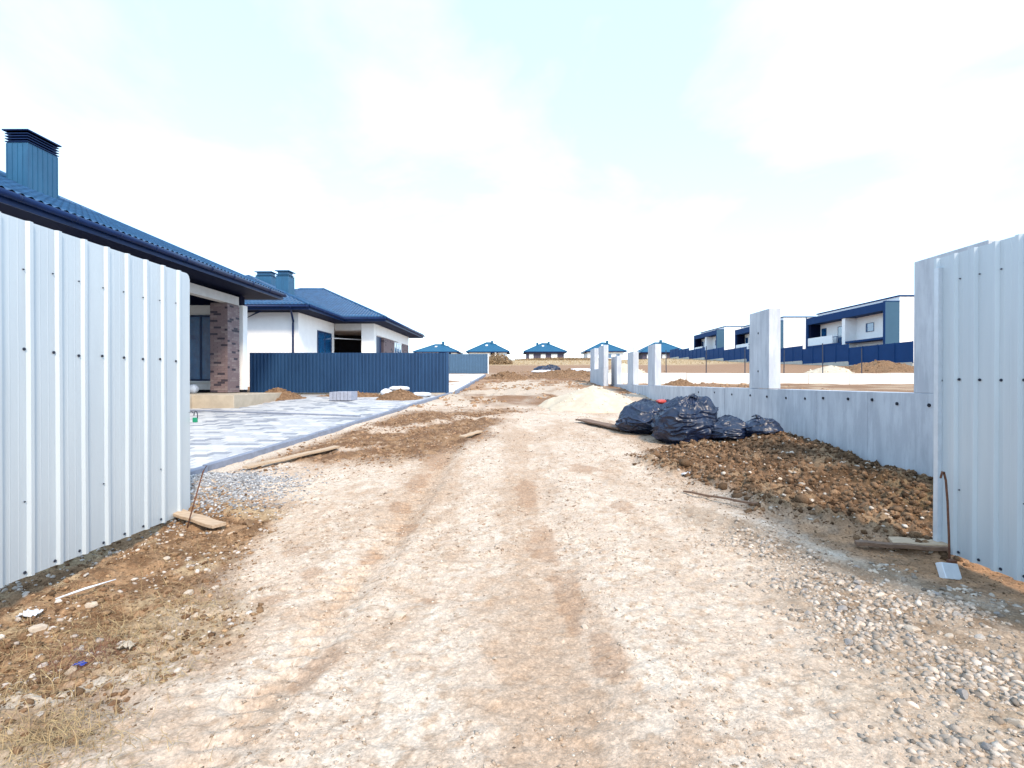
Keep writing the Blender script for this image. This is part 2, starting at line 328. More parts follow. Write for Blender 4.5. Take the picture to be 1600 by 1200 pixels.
c = lerp(c, C(.42, .29, .19), 0.32*sst(.5, .62, f3)*sst(.35, .6, f1)*sst(14, 7, gy))
c = lerp(c, tan, 0.5*sst(.6, .75, f3)*sst(16, 6, gy))
c = lerp(c, pale2, np.clip(np.exp(-((gx-kerbx(gy)-.22)/.16)**2), 0, 1)*sst(5.8, 6.4, gy)*sst(30, 20, gy)*sst(.3, .5, f1+.1)*.9)
cp = np.zeros_like(gx)
for (qx, qy, ax, ay) in [(-.97, 2.45, .09, .22), (-1.12, 3.95, .10, .16), (-1.0, 4.6, .12, .20), (-1.45, 3.6, .09, .10), (-1.22, 5.3, .12, .3), (-1.75, 4.0, .10, .12), (-1.25, 6.3, .14, .5), (-.55, 3.2, .05, .06), (.22, 4.3, .13, .5), (.32, 3.3, .12, .45), (.1, 5.8, .14, .7), (.45, 2.6, .10, .22), (-1.2, 7.6, .2, .6), (-1.6, 3.2, .09, .09), (1.05, 5.2, .12, .25), (.9, 7.0, .25, .3)]:
    cp = np.maximum(cp, np.exp(-((gx-qx)/ax)**2-((gy-qy)/ay)**2))
cp = sst(.30, .62, cp+(fbm(gx*9, gy*9, 4, 131)-.5)*.9)*sst(.02, .2, cp)
c = lerp(c, C(.36, .205, .115), cp*.5)
midc = lerp(np.repeat(C(.31, .185, .10), len(gx), 0), C(.19, .105, .058), sst(.4, .6, f1)); midc = lerp(midc, pale, sst(.60, .72, n1)*.8)
c = lerp(c, 0, mid*0); c = c+(midc-c)*(mid*sst(.3, .5, f1+.2))[:, None]
farc = lerp(np.repeat(C(.40, .25, .155), len(gx), 0), C(.26, .145, .08), sst(.45, .6, fbm(gx*.55, gy*.35, 4, 101)))
farc = lerp(farc, C(.60, .49, .38), sst(.52, .62, fbm(gx*.4+5, gy*.16, 4, 103))*.85)
farc = lerp(farc, C(.33, .20, .12), sst(38, 48, gy)); farc = lerp(farc, C(.50, .37, .22), sst(76, 90, gy+(n3-.5)*10))
c = c+(farc-c)*far[:, None]
# churned clay between the foundations on the right
rt = sst(4.8, 5.2, gx)*sst(4, 6, gy)*sst(48, 44, gy)
c = c+(lerp(np.repeat(C(.27, .16, .095), len(gx), 0), C(.42, .30, .20), sst(.5, .62, n1))-c)*rt[:, None]
lc = lerp(np.repeat(C(.35, .215, .12), len(gx), 0), C(.20, .115, .062), sst(.42, .62, f1)); lc = lerp(lc, C(.46, .34, .21), sst(.52, .66, n2)*.8)
lc = lerp(lc, C(.62, .56, .47), np.clip(np.exp(-((gy-2.35-.45*(gx+1.95)-(f1-.5)*.3)/.06)**2), 0, 1)*sst(-2.35, -2.2, gx)*sst(-1.6, -1.75, gx))
c = c+(lc-c)*left[:, None]
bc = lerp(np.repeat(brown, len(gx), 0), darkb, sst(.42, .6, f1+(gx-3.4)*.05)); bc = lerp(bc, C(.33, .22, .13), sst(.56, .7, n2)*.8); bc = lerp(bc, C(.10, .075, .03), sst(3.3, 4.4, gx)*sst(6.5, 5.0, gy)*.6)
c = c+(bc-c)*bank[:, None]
gc = lerp(np.repeat(C(.40, .30, .215), len(gx), 0), C(.25, .165, .10), sst(.42, .6, f1)); gc = lerp(gc, C(.42, .31, .21), sst(2.9, 2.3, gy)*.8)
c = c+(gc-c)*(gr*.85)[:, None]
sz_ = sst(-.15, .35, gy-(4.45-(gx-2.15)*1.5)+(n1-.5)*.7)*sst(2.1, 2.7, gx+(n2-.5)*.6)*sst(6.5, 5.2, gy)*(1-bank)
c = c+(lerp(np.repeat(C(.42, .225, .11), len(gx), 0), C(.27, .145, .07), sst(.4, .6, f1))-c)*(sz_*.85)[:, None]
ny, nx = len(ys), len(xs)
idx = np.arange(ny*nx).reshape(ny, nx)
F = np.stack([idx[:-1, :-1].ravel(), idx[:-1, 1:].ravel(), idx[1:, 1:].ravel(), idx[1:, :-1].ravel()], 1)
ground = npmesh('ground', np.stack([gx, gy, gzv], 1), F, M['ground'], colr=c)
tag(ground, 'pale rutted dirt track and churned brown earth rising to the far houses', None, None, 'structure')

# ------------------------------------------------------------------ loose stones, gravel, clods
def ico():
    bm = bmesh.new(); bmesh.ops.create_icosphere(bm, subdivisions=1, radius=1); v = np.array([q.co for q in bm.verts]); f = np.array([[a.index for a in q.verts] for q in bm.faces]); bm.free(); return v, f
IV, IF = ico()
OV = np.array([(1,0,0),(-1,0,0),(0,1,0),(0,-1,0),(0,0,1),(0,0,-.6)], float); OF = np.array([(0,2,4),(2,1,4),(1,3,4),(3,0,4),(2,0,5),(1,2,5),(3,1,5),(0,3,5)])
def scatter(name, pts, sizes, cols, material, parent, zfun=ground_z, flat=0.6, sink=0.4, smooth=False, small=False):
    n = len(pts); IV, IF = (OV, OF) if small else (globals()['IV'], globals()['IF']); z = zfun(pts[:, 0], pts[:, 1])
    V = np.repeat(IV[None], n, 0)*(1+rng.uniform(-.4, .34, (n, len(IV), 1)))
    V = V*np.stack([rng.uniform(.75, 1.35, n), rng.uniform(.7, 1.1, n), rng.uniform(flat*.7, flat*1.3, n)], 1)[:, None, :]
    tx = rng.normal(0, .35, n)[:, None]
    y = V[:, :, 1]*np.cos(tx)-V[:, :, 2]*np.sin(tx); zz = V[:, :, 1]*np.sin(tx)+V[:, :, 2]*np.cos(tx)
    a = rng.uniform(0, 6.28, n)[:, None]; x = V[:, :, 0]*np.cos(a)-y*np.sin(a); y2 = V[:, :, 0]*np.sin(a)+y*np.cos(a)
    V = np.stack([x, y2, zz], 2)*sizes[:, None, None]
    V[:, :, 0] += pts[:, 0:1]; V[:, :, 1] += pts[:, 1:2]; V[:, :, 2] += (z+sizes*flat*(.5-sink))[:, None]
    F = (IF[None]+(np.arange(n)*len(IV))[:, None, None]).reshape(-1, 3)
    o = npmesh(name, V.reshape(-1, 3), F, material, parent, smooth, np.repeat(cols, len(IV), 0)); o['kind'] = 'stuff'; return o
def region(n, x0, x1, y0, y1, wfun, ypow=1.0):
    res = np.zeros((0, 2)); 
    for _ in range(60):
        u = rng.uniform(0, 1, n*2)**ypow; p = np.stack([rng.uniform(x0, x1, n*2), y0+(y1-y0)*u], 1)
        w = wfun(p[:, 0], p[:, 1]); res = np.concatenate([res, p[rng.uniform(0, 1, n*2) < w]])
        if len(res) >= n: break
    return res[:n]
def shade(n, a, b, j=.12):
    t = rng.uniform(0, 1, n)[:, None]; return (np.array(a)*(1-t)+np.array(b)*t)*(1+rng.normal(0, j, n)[:, None])
def sz(n, lo, hi, p=2.5): return lo+(hi-lo)*rng.uniform(0, 1, n)**p
clump = lambda x, y, s, k=2.5: sst(.38, .62, fbm(x*k, y*k, 3, s))
p = region(13000, 1.1, 5, 1.7, 4.9, lambda x, y: masks(x, y)[8]*(.08+.92*clump(x, y, 3)), 1.2); n = len(p)
scatter('gravel', p, sz(n, .004, .026, 3), shade(n, (.50, .42, .345), (.29, .225, .17), .22), M['stone'], ground, sink=.55)
p = region(17000, -2.6, 2.6, 1.7, 9, lambda x, y: (1-masks(x, y)[4])*(.12+.88*clump(x*1.5, y*.6, 17)), 1.5); n = len(p)
scatter('gravel', p, sz(n, .003, .013, 4), shade(n, (.55, .46, .37), (.30, .21, .14), .2), M['stone'], ground, small=True)
p = region(12000, -4.6, -1.4, 1.7, 5.6, lambda x, y: masks(x, y)[4]*(.2+.8*clump(x, y, 23)), 1.2); n = len(p)
scatter('soil_crumbs', p, sz(n, .003, .026, 4.5), shade(n, (.38, .245, .14), (.18, .10, .055), .2), M['clod'], ground)
p = region(16000, -4.6, -1.3, 1.75, 5.4, lambda x, y: masks(x, y)[4], 1.2); n = len(p)
scatter('soil_crumbs', p, sz(n, .003, .010, 2), shade(n, (.42, .29, .18), (.12, .068, .036), .25), M['clod'], ground, small=True)
p = region(12000, 1.2, 4.7, 2.4, 9.4, lambda x, y: np.maximum(masks(x, y)[3], sst(4.2, 4.9, y+(x-2.15)*1.5)*sst(1.6, 2.4, x))); n = len(p)
scatter('soil_crumbs', p, sz(n, .004, .013, 2), shade(n, (.42, .29, .18), (.12, .068, .036), .25), M['clod'], ground, small=True)
p = region(9000, -4, 3.5, 4, 16, lambda x, y: (1-masks(x, y)[5])*clump(x*1.3, y*.7, 77), 1.3); n = len(p)
scatter('gravel', p, sz(n, .005, .022, 4), shade(n, (.52, .42, .33), (.26, .17, .11), .2), M['stone'], ground, small=True)
p = region(1300, -4.4, -1.6, 1.8, 5.0, lambda x, y: masks(x, y)[4]*clump(x, y, 29), 1.2); n = len(p)
scatter('gravel', p, sz(n, .005, .024, 3), shade(n, (.60, .53, .46), (.38, .31, .26)), M['stone'], ground)
p = region(19000, 1.5, 4.72, 3.2, 9.4, lambda x, y: masks(x, y)[3]*(.3+.7*clump(x, y, 33))); n = len(p)
scatter('soil_crumbs', p, sz(n, .005, .038, 5), shade(n, (.28, .17, .098), (.095, .054, .03), .25), M['clod'], ground, flat=.75)
p = region(140, 2.0, 4.7, 3.6, 9.2, lambda x, y: masks(x, y)[3]*clump(x, y, 34)); n = len(p)
scatter('soil_crumbs', p, sz(n, .03, .085, 2), shade(n, (.27, .165, .095), (.12, .07, .04), .2), M['clod'], ground, flat=.7)
p = region(700, 1.7, 4.6, 3.2, 9.2, lambda x, y: masks(x, y)[3]); n = len(p)
scatter('gravel', p, sz(n, .008, .035, 3), shade(n, (.55, .48, .40), (.40, .32, .25)), M['stone'], ground)
p = region(6000, -4, 2, 6.5, 17, lambda x, y: masks(x, y)[6]*(.2+.8*clump(x, y, 37)), 1.2); n = len(p)
scatter('soil_crumbs', p, sz(n, .007, .035, 4), shade(n, (.37, .23, .14), (.19, .11, .06), .2), M['clod'], ground)
p = region(5000, -8, 14, 15, 48, lambda x, y: (1-masks(x, y)[5])*clump(x*.4, y*.3, 43)*(x > kerbx(y))); n = len(p)
scatter('soil_crumbs', p, sz(n, .02, .11, 3), shade(n, (.40, .26, .16), (.24, .14, .08)), M['clod'], ground)
def hz(x, y): return ground_z(x, y)
p = np.stack([rng.normal(-3.35, .36, 5200), rng.normal(5.75, .42, 5200)], 1); p = p[(p[:, 0] > -4.6) & (p[:, 0] > kerbx(p[:, 1])+.0)]; n = len(p)
scatter('gravel', p, sz(n, .009, .022, 1.5), shade(n, (.42, .41, .40), (.17, .17, .18), .25), M['stone'], ground, smooth=False)

# single stones one could pick up
stone_meshes = []
for k in range(10):
    bm = bmesh.new(); bmesh.ops.create_icosphere(bm, subdivisions=2, radius=1)
    for v in bm.verts:
        q = v.co.copy(); d = 1+.16*math.sin(q.x*3+k)+.13*math.cos(q.y*4+k*2)+random.uniform(-.05, .05)
        v.co = Vector((q.x*d*1.15, q.y*d*.9, max(-.45, min(.6, q.z*d*.8))))
    for _ in range(9):
        nn = Vector((random.gauss(0, 1), random.gauss(0, 1), random.gauss(0, .8))).normalized(); dd = random.uniform(.5, .85)
        for v in bm.verts:
            e = v.co.dot(nn)-dd
            if e > 0: v.co -= nn*e*.92
    me = bpy.data.meshes.new('stone'); bm.to_mesh(me); bm.free()
    base = [(.50, .44, .38), (.38, .33, .29), (.56, .46, .36), (.32, .29, .27), (.50, .40, .30)][k % 5]
    a = me.color_attributes.new('Col', 'FLOAT_COLOR', 'POINT'); a.data.foreach_set('color', np.tile(np.array([*base, 1], np.float32), len(me.vertices)))
    me.materials.append(M['stone']); stone_meshes.append(me)
def stones(n, x0, x1, y0, y1, w, lo, hi, kinds, yp=1.1):
    p = region(n, x0, x1, y0, y1, w, yp); z = ground_z(p[:, 0], p[:, 1])
    for i in range(len(p)):
        o = bpy.data.objects.new('stone', stone_meshes[random.choice(kinds)]); s = lo+(hi-lo)*random.random()**2.2
        o.scale = (s*random.uniform(.8, 1.5), s*random.uniform(.7, 1.1), s*random.uniform(.5, .95)); o.rotation_euler = (random.gauss(0, .3), random.gauss(0, .3), random.uniform(0, 6.28))
        o.location = (p[i, 0], p[i, 1], z[i]+s*.02); o.parent = ground; col.objects.link(o)
stones(190, 1.2, 4.2, 1.75, 4.4, lambda x, y: masks(x, y)[8], .014, .040, list(range(10)))
stones(45, -3.3, -1.6, 1.9, 4.6, lambda x, y: masks(x, y)[4], .012, .036, [2, 4, 7, 9, 0])
stones(22, -1.4, 1.4, 1.9, 4.5, lambda x, y: x*0+1, .012, .024, [2, 7, 4, 9])
stones(30, 2.0, 4.5, 3.6, 8.0, lambda x, y: masks(x, y)[3], .014, .035, [2, 7, 4, 0])
for (x, y, s) in [(-.695, 3.0, .042), (-1.75, 3.35, .03), (-1.82, 3.55, .03), (-2.05, 3.42, .035), (-2.72, 2.85, .045), (-2.15, 3.3, .035)]:
    o = bpy.data.objects.new('stone', stone_meshes[random.choice([2, 7])]); o.scale = (s*1.1, s*.8, s*.75); o.rotation_euler = (0, 0, random.uniform(0, 6)); o.location = (x, y, gz(x, y)+s*.15); o.parent = ground; col.objects.link(o)

# ------------------------------------------------------------------ dry grass and straw
def blades(name, pts, lmin, lmax, w, material, parent, lean=1.0, seg=3, zf=ground_z):
    n = len(pts); z = zf(pts[:, 0], pts[:, 1]); a = rng.uniform(0, 6.28, n); L = rng.uniform(lmin, lmax, n); cur = rng.uniform(.5, 1.6, n)*lean; ph = rng.normal(0, .8, n)
    V = np.zeros((n, (seg+1)*2, 3))
    px, py, pz = pts[:, 0].copy(), pts[:, 1].copy(), z+.004; ang = np.clip(rng.normal(1.0, .5, n)*lean, 0, 1.5); aa = a.copy()
    for k in range(seg+1):
        ww = w*(1-.75*k/seg); V[:, 2*k, 0] = px-np.sin(aa)*ww; V[:, 2*k, 1] = py+np.cos(aa)*ww; V[:, 2*k, 2] = pz
        V[:, 2*k+1, 0] = px+np.sin(aa)*ww; V[:, 2*k+1, 1] = py-np.cos(aa)*ww; V[:, 2*k+1, 2] = pz+ww*.6
        d = L/seg; px = px+np.cos(aa)*np.sin(ang)*d; py = py+np.sin(aa)*np.sin(ang)*d; pz = np.maximum(pz+np.cos(ang)*d, zf(px, py)+.006); ang = ang+cur/seg; aa = aa+ph/seg
    f = np.array([[2*k, 2*k+1, 2*k+3, 2*k+2] for k in range(seg)]); F = (f[None]+(np.arange(n)*(seg+1)*2)[:, None, None]).reshape(-1, 4)
    o = npmesh(name, V.reshape(-1, 3), F, material, parent, False); o['kind'] = 'stuff'; return o
gm = lambda cx, cy, r, n: np.stack([rng.normal(cx, r, n), rng.normal(cy, r*.6, n)], 1)
P = np.concatenate([gm(-1.86, 2.02, .14, 650), gm(-2.3, 2.3, .14, 300), gm(-2.25, 2.85, .25, 500), gm(-2.0, 3.2, .15, 220), gm(-2.7, 2.7, .25, 280), gm(-1.7, 1.85, .2, 260), gm(-2.0, 2.75, .22, 400), gm(-1.75, 2.45, .12, 200),
    region(700, -3.4, -1.7, 1.9, 4.2, lambda x, y: masks(x, y)[4]*clump(x, y, 57))])
blades('dry_grass', P, .04, .15, .0013, M['straw'], ground, 1.3, 4)
blades('dry_grass', gm(-2.17, 2.55, .12, 320), .05, .16, .0011, M['darkstem'], ground, 1.1, 4)
P = np.stack([rng.uniform(-60, 70, 16000), rng.uniform(84, 135, 16000)], 1)
blades('meadow_grass', P, .12, .32, .035, M['straw'], ground, .45, 2)
# ------------------------------------------------------------------ paving
def pz(y): return float(gb(y))+0.012
paving = MB()
yk = [5.8, 8, 11, 15, 21]
for a, b in zip(yk[:-1], yk[1:]):
    paving.add([(-14, a, gb(a)-.03), (kerbx(a), a, gb(a)-.03), (kerbx(b), b, gb(b)-.03), (-14, b, gb(b)-.03)], [(0, 1, 2, 3)])
paving = paving.build('paving', M['paverbed']); tag(paving, 'pale grey block paving in front of the nearest house', None, None, 'structure')
PL, PW = .30, .20
cells = []; ang = 0.105
j = 0; yy = 5.85
while yy < 19.6:
    x = float(kerbx(yy))-PL/2-.03-(j % 2)*PL/2
    while x > -.82*yy-1.6 and x > -13:
        if not (x < -8.2 and yy > 14.9): cells.append((x, yy))
        x -= PL
    yy += PW; j += 1
vis = sorted([q for q in cells if q[0] > -.66*q[1]], key=lambda q: q[1])[:300]; visset = set(vis)
def paver_mesh(m):
    b = MB(); b.add([(-PL/2+.003, -PW/2+.003, -.03), (PL/2-.003, -PW/2+.003, -.03), (PL/2-.003, PW/2-.003, -.03), (-PL/2+.003, PW/2-.003, -.03),
        (-PL/2+.008, -PW/2+.008, .0), (PL/2-.008, -PW/2+.008, .0), (PL/2-.008, PW/2-.008, .0), (-PL/2+.008, PW/2-.008, .0)], [(4,5,6,7),(0,1,5,4),(1,2,6,5),(2,3,7,6),(3,0,4,7)])
    return b
pm = []
for q in ('paver', 'paver2', 'paver3'):
    o = paver_mesh(0).build('paving_stone', M[q]); pm.append(o.data); bpy.data.objects.remove(o)
rest = MB(); kinds = [0, 0, 1, 2, 2]
def pk(x, y):
    v = float(fbm(np.array([x*1.3]), np.array([y*.9]), 3, 201)[0]); return 1 if random.random() < .08+.5*max(0, v-.5)*3 else (2 if random.random() < .5 else 0)
sl = math.atan(.05)
for (x, y) in cells:
    k = pk(x, y); t = (sl+random.gauss(0, .006), random.gauss(0, .006), 0)
    if (x, y) in visset:
        o = bpy.data.objects.new('paving_stone', pm[k]); o.location = (x, y, pz(y)+random.gauss(0, .0015)); o.rotation_euler = t; o.parent = paving; col.objects.link(o)
    else:
        rest.obox((x, y, pz(y)-.015+random.gauss(0, .0015)), (PL-.01, PW-.01, .03), t, k)
o = rest.build('paving_stone', [M['paver'], M['paver2'], M['paver3']], paving); o['kind'] = 'stuff'
# drain channel across the paving and kerb stones along its edge
d = MB(); d.tube([(-9.6, 14.3, pz(14.3)+.012), (-7, 13.7, pz(13.7)+.012), (-4.0, 12.9, pz(12.9)+.012)], .03, 6); d.build('drain_channel', M['kerb'], paving)
y = 5.8
while y < 20.6:
    x = float(kerbx(y+.5)); o = MB().obox((x+.045, y+.5, pz(y+.5)+.012+random.gauss(0, .004)), (.10, .985, .12), (sl, 0, -.105+random.gauss(0, .006))).build('kerb_stone', M['kerb'], paving, bevel=.012); y += 1.0
dw = MB()
for a, b in ((21.2, 26), (26, 32), (32, 42.2)):
    dw.add([(-9, a, gb(a)+.05), (kerbx(21)+.0, a, gb(a)+.05), (kerbx(21)+.05, b, gb(b)+.05), (-9, b, gb(b)+.05), (-9, a, gb(a)-.1), (kerbx(21), a, gb(a)-.1), (kerbx(21)+.05, b, gb(b)-.1), (-9, b, gb(b)-.1)], [(0,1,2,3),(1,5,6,2),(0,4,5,1)])
dw = dw.build('driveway', M['palewall']); tag(dw, 'pale driveway slab between the two blue fences', None, None, 'structure')
k = MB()
for a in range(21, 38, 2): k.obox((float(kerbx(21))+.2, a+1, gb(a+1)+.06), (.14, 1.97, .14), (sl, 0, 0))
k.build('kerb_stone', M['kerb'], dw)

# ------------------------------------------------------------------ sheet metal gates
def gate(name, label, side, x, ya, yb, z0, z1, pitch, firstrib, per, rounded, loc_y):
    t = thing(name, label, 'gate', (x, loc_y, z0))
    n = -side                          # face normal towards the road: left gate side=-1 -> +x
    ribs = []; y = firstrib
    while y > ya+.02: ribs.append(y); y -= pitch
    ribs = sorted(ribs)
    def profile(a, b):
        pts = [(a, 0)]
        for r in ribs:
            if a < r-.035 and r+.035 < b+.04:
                pts += [(r-.026, 0), (r-.014, .021), (r+.010, .021), (r+.022, 0)]
                # shallow stiffening groove between ribs
                for g in (.36, .64):
                    q = r+pitch*g
                    if q+.01 < b and q < ribs[-1]: pts += [(q-.006, 0), (q-.002, .0009), (q+.002, .0009), (q+.006, 0)]
        
        if b == yb: pts += [(b-.075, 0)]+[(b-.06*math.cos(k*math.pi/16), 0) for k in range(8)]
        pts.append((b, 0)); return pts
    cuts = [ya]+[r+.045 for r in ribs[per::per] if r+.045 < yb-.1]+[yb]
    for i, (a, b) in enumerate(zip(cuts[:-1], cuts[1:])):
        pr = profile(a, b); off = .0015*(i % 2)
        rows = 14; vs = []; fs = []
        for rr in range(rows+1):
            for (yy, h) in pr:
                zt = z1; 
                if rounded and yy > yb-.06: zt = z1-.06+math.sqrt(max(0, .06**2-(yy-(yb-.06))**2))
                zz = z0+(zt-z0)*rr/rows
                wv = .0012*math.sin(yy*5.3+zz*2.1)+.0006*math.sin(zz*7+yy*3) 
                vs.append((x+n*(h+off+wv), yy, zz))
        m_ = len(pr)
        for rr in range(rows):
            for q in range(m_-1): fs.append((rr*m_+q, rr*m_+q+1, (rr+1)*m_+q+1, (rr+1)*m_+q))
        b_ = MB(); b_.add(vs, fs); o = b_.build('sheet_panel', M['gate'], t)
        s_ = o.modifiers.new('thick', 'SOLIDIFY'); s_.thickness = .0015; s_.offset = 0
    fr = MB(); xb = x-n*.03
    for (a, b, c, d) in [(ya, yb-.03, z0+.10, z0+.14), (ya, yb-.03, z1-.16, z1-.12), (ya, yb-.03, (z0+z1)/2-.02, (z0+z1)/2+.02)]: fr.box(xb-.02, xb+.02, a, b, c, d)
    for yy in (yb-.05, (ya+yb)/2): fr.box(xb-.065, xb-.023, yy-.02, yy+.02, z0+.03, z1-.08)
    fr.build('frame', M['gateedge'], t)
    sc = MB(); sc.tube([(0, 0, 0), (n*.004, 0, 0)], .0105, 10); sc.tube([(n*.004, 0, 0), (n*.009, 0, 0)], .0065, 6)
    so = sc.build('screw', M['darksteel']); me = so.data; bpy.data.objects.remove(so)
    for r in ribs:
        for zz in ((z0+z1)/2+(.32 if side < 0 else .18), z0+.035, (z1-.2 if side > 0 else z1-.33), (z0+.5 if r in ribs[::3] else None)):
            if zz is None: continue
            o = bpy.data.objects.new('screw', me); big = 1 if zz < z0+.1 or abs(zz-(z0+z1)/2) < .4 else .5
            o.scale = (1, big, big); o.location = (n*.003, r-.042-loc_y+random.gauss(0, .003), zz-z0+random.gauss(0, .006)); o.parent = t; col.objects.link(o)
    return t
gl = gate('metal_gate', 'tall galvanised sheet gate leaf swung open on the left, nearest house behind it', -1, -3.3, 1.9, 5.10, .09, 2.475, .2165, 4.93, 4, True, 3.5)
gr_ = gate('metal_gate', 'tall galvanised sheet gate leaf swung open on the right beside the concrete pillar', 1, 3.3, 1.9, 4.095, .09, 2.365, .165, 4.075, 5, False, 3.0)
# padlock on the left leaf
pl_ = thing('padlock', 'small green padlock on a black shackle at the edge of the left gate leaf', 'padlock', (-3.27, 5.13, 1.0))
MB().box(-3.292, -3.248, 5.125, 5.15, .985, 1.035).build('lock_body', M['green'], pl_, bevel=.006)
MB().tube([(-3.282+.014*(1-math.cos(a))*1.3, 5.137, 1.035+.045*math.sin(a)+.02) for a in [k*math.pi/8 for k in range(9)]]+[(-3.2456, 5.137, 1.03)], .0045, 6).build('shackle', M['darksteel'], pl_, smooth=True)
MB().tube([(-3.302, 5.08, 1.09), (-3.302, 5.13, 1.095), (-3.285, 5.137, 1.08)], .004, 6).build('hasp', M['darksteel'], pl_)

# ------------------------------------------------------------------ planks and rods
def plank(label, a, b, w, th, m='wood', lift=.015, cat='plank', name='plank'):
    a = Vector((*a, gz(*a)+lift)); b = Vector((*b, gz(*b)+lift)); mid_ = (a+b)/2; d = b-a
    mb = MB(); n = 8; side = Vector((-d.y, d.x, 0)).normalized()*w/2
    vs = []; fs = []
    for i in range(n+1):
        p = a+d*i/n; wob = .004*math.sin(i*1.7)
        for sx, szz in ((-1, 0), (1, 0), (1, 1), (-1, 1)): vs.append(p+side*sx*(1+wob*4)+Vector((0, 0, szz*th+wob)))
    for i in range(n):
        for k in range(4): fs.append((i*4+k, i*4+(k+1) % 4, i*4+4+(k+1) % 4, i*4+4+k))
    fs += [(0, 1, 2, 3), (n*4+3, n*4+2, n*4+1, n*4)]
    mb.add(vs, fs); o = mb.build(name, M[m], None, bevel=.003, loc=tuple(mid_)); return tag(o, label, cat)
plank('short pale plank lying under the outer corner of the left gate leaf', (-3.42, 4.98), (-2.72, 4.62), .13, .03, lift=.03)
plank('long pale plank lying beside the kerb of the paving', (-3.62, 6.75), (-2.98, 8.35), .13, .03, lift=.03)
plank('short pale offcut plank lying in the brown earth in mid track', (-1.05, 9.5), (-.75, 9.95), .14, .025, lift=.02)
plank('pale plank lying half under the right gate leaf', (3.0, 4.16), (3.5, 3.93), .17, .03, lift=.03)
plank('narrow reddish board pointing into the gravel by the rusty rod', (2.72, 4.16), (3.28, 3.95), .07, .03, 'wooddark', .02)
plank('dark weathered board lying left of the black rubbish bags', (1.45, 11.9), (2.15, 10.4), .30, .03, 'wooddark', .05)
plank('thin brown batten lying on the gravel edge below the earth bank', (1.85, 5.75), (2.35, 5.05), .025, .02, 'wooddark', .01, 'batten', 'batten')
def rod(label, pts, r, name='iron_rod', cat='rod'):
    o = MB().tube(pts, r, 7).build(name, M['rust'], None, True, loc=pts[0]); return tag(o, label, cat)
gzz = gz(-2.98, 4.62)
rod('thin rusty rod leaning in the earth at the left gate leaf', [(-3.05, 4.66, gz(-3.05, 4.66)-.02), (-3.02, 4.74, .30), (-2.98, 4.8, .55), (-2.96, 4.82, .60)], .006)
hr = thing('iron_rod', 'rusty hooked rod standing upright in front of the right gate leaf', 'rod', (3.17, 3.84, gz(3.17, 3.84)))
MB().tube([(3.19, 3.82, -.02), (3.20, 3.84, .25), (3.205, 3.86, .5), (3.20, 3.87, .66), (3.185, 3.87, .72), (3.165, 3.86, .725), (3.145, 3.85, .68)], .0075, 8).build('rod', M['rust'], hr, True)
MB().obox((3.17, 3.78, .05), (.05, .04, .09), (0, 0, .2)).build('socket', M['rust'], hr, bevel=.004)
hb = MB().obox((3.0, 3.6, .075), (.14, .05, .11), (-.45, .16, .2)).build('concrete_block', M['gateedge'], None, bevel=.005, loc=(3.0, 3.6, .05)); tag(hb, 'small pale block lying at the foot of the rusty hooked rod', 'block')
# scraps on the ground at the left
def scrap(label, x, y, s, m, cat, name):
    n = 9; vs = []; 
    for i in range(n):
        for j in range(n):
            u, v = i/(n-1)-.5, j/(n-1)-.5; k = 1-.3*random.random(); vs.append((x+u*s*k, y+v*s*.7*k, gz(x, y)+.012+random.random()*s*.22+s*.15*(.5-abs(u))))
    fs = [(i*n+j, (i+1)*n+j, (i+1)*n+j+1, i*n+j+1) for i in range(n-1) for j in range(n-1)]
    b = MB(); b.add(vs, fs); o = b.build(name, M[m], None, True, loc=(x, y, gz(x, y))); so = o.modifiers.new('t', 'SOLIDIFY'); so.thickness = .001; tag(o, label, cat)
scrap('crumpled blue plastic scrap among dry weeds at lower left', -2.14, 2.47, .06, 'blueplastic', 'litter', 'plastic_scrap')
scrap('white torn film on the soil under the left gate leaf', -2.92, 3.02, .13, 'whiteplastic', 'litter', 'plastic_scrap')
scrap('pale crumpled scrap caught in the reddish dead weed', -2.03, 2.62, .085, 'step', 'litter', 'plastic_scrap')
scrap('small white scrap halfway up the brown earth bank', 2.15, 6.55, .15, 'whiteplastic', 'litter', 'plastic_scrap')
tw = MB().tube([(-2.95, 3.22, gz(-2.95, 3.22)+.02), (-2.83, 3.3, gz(-2.83, 3.3)+.06), (-2.72, 3.42, gz(-2.7, 3.45)+.06)], [.006, .008, .003], 6).build('twig', M['whiteplastic'], None, True, loc=(-2.9, 3.25, 0)); tag(tw, 'bleached white stick lying on the soil below the left gate leaf', 'stick')

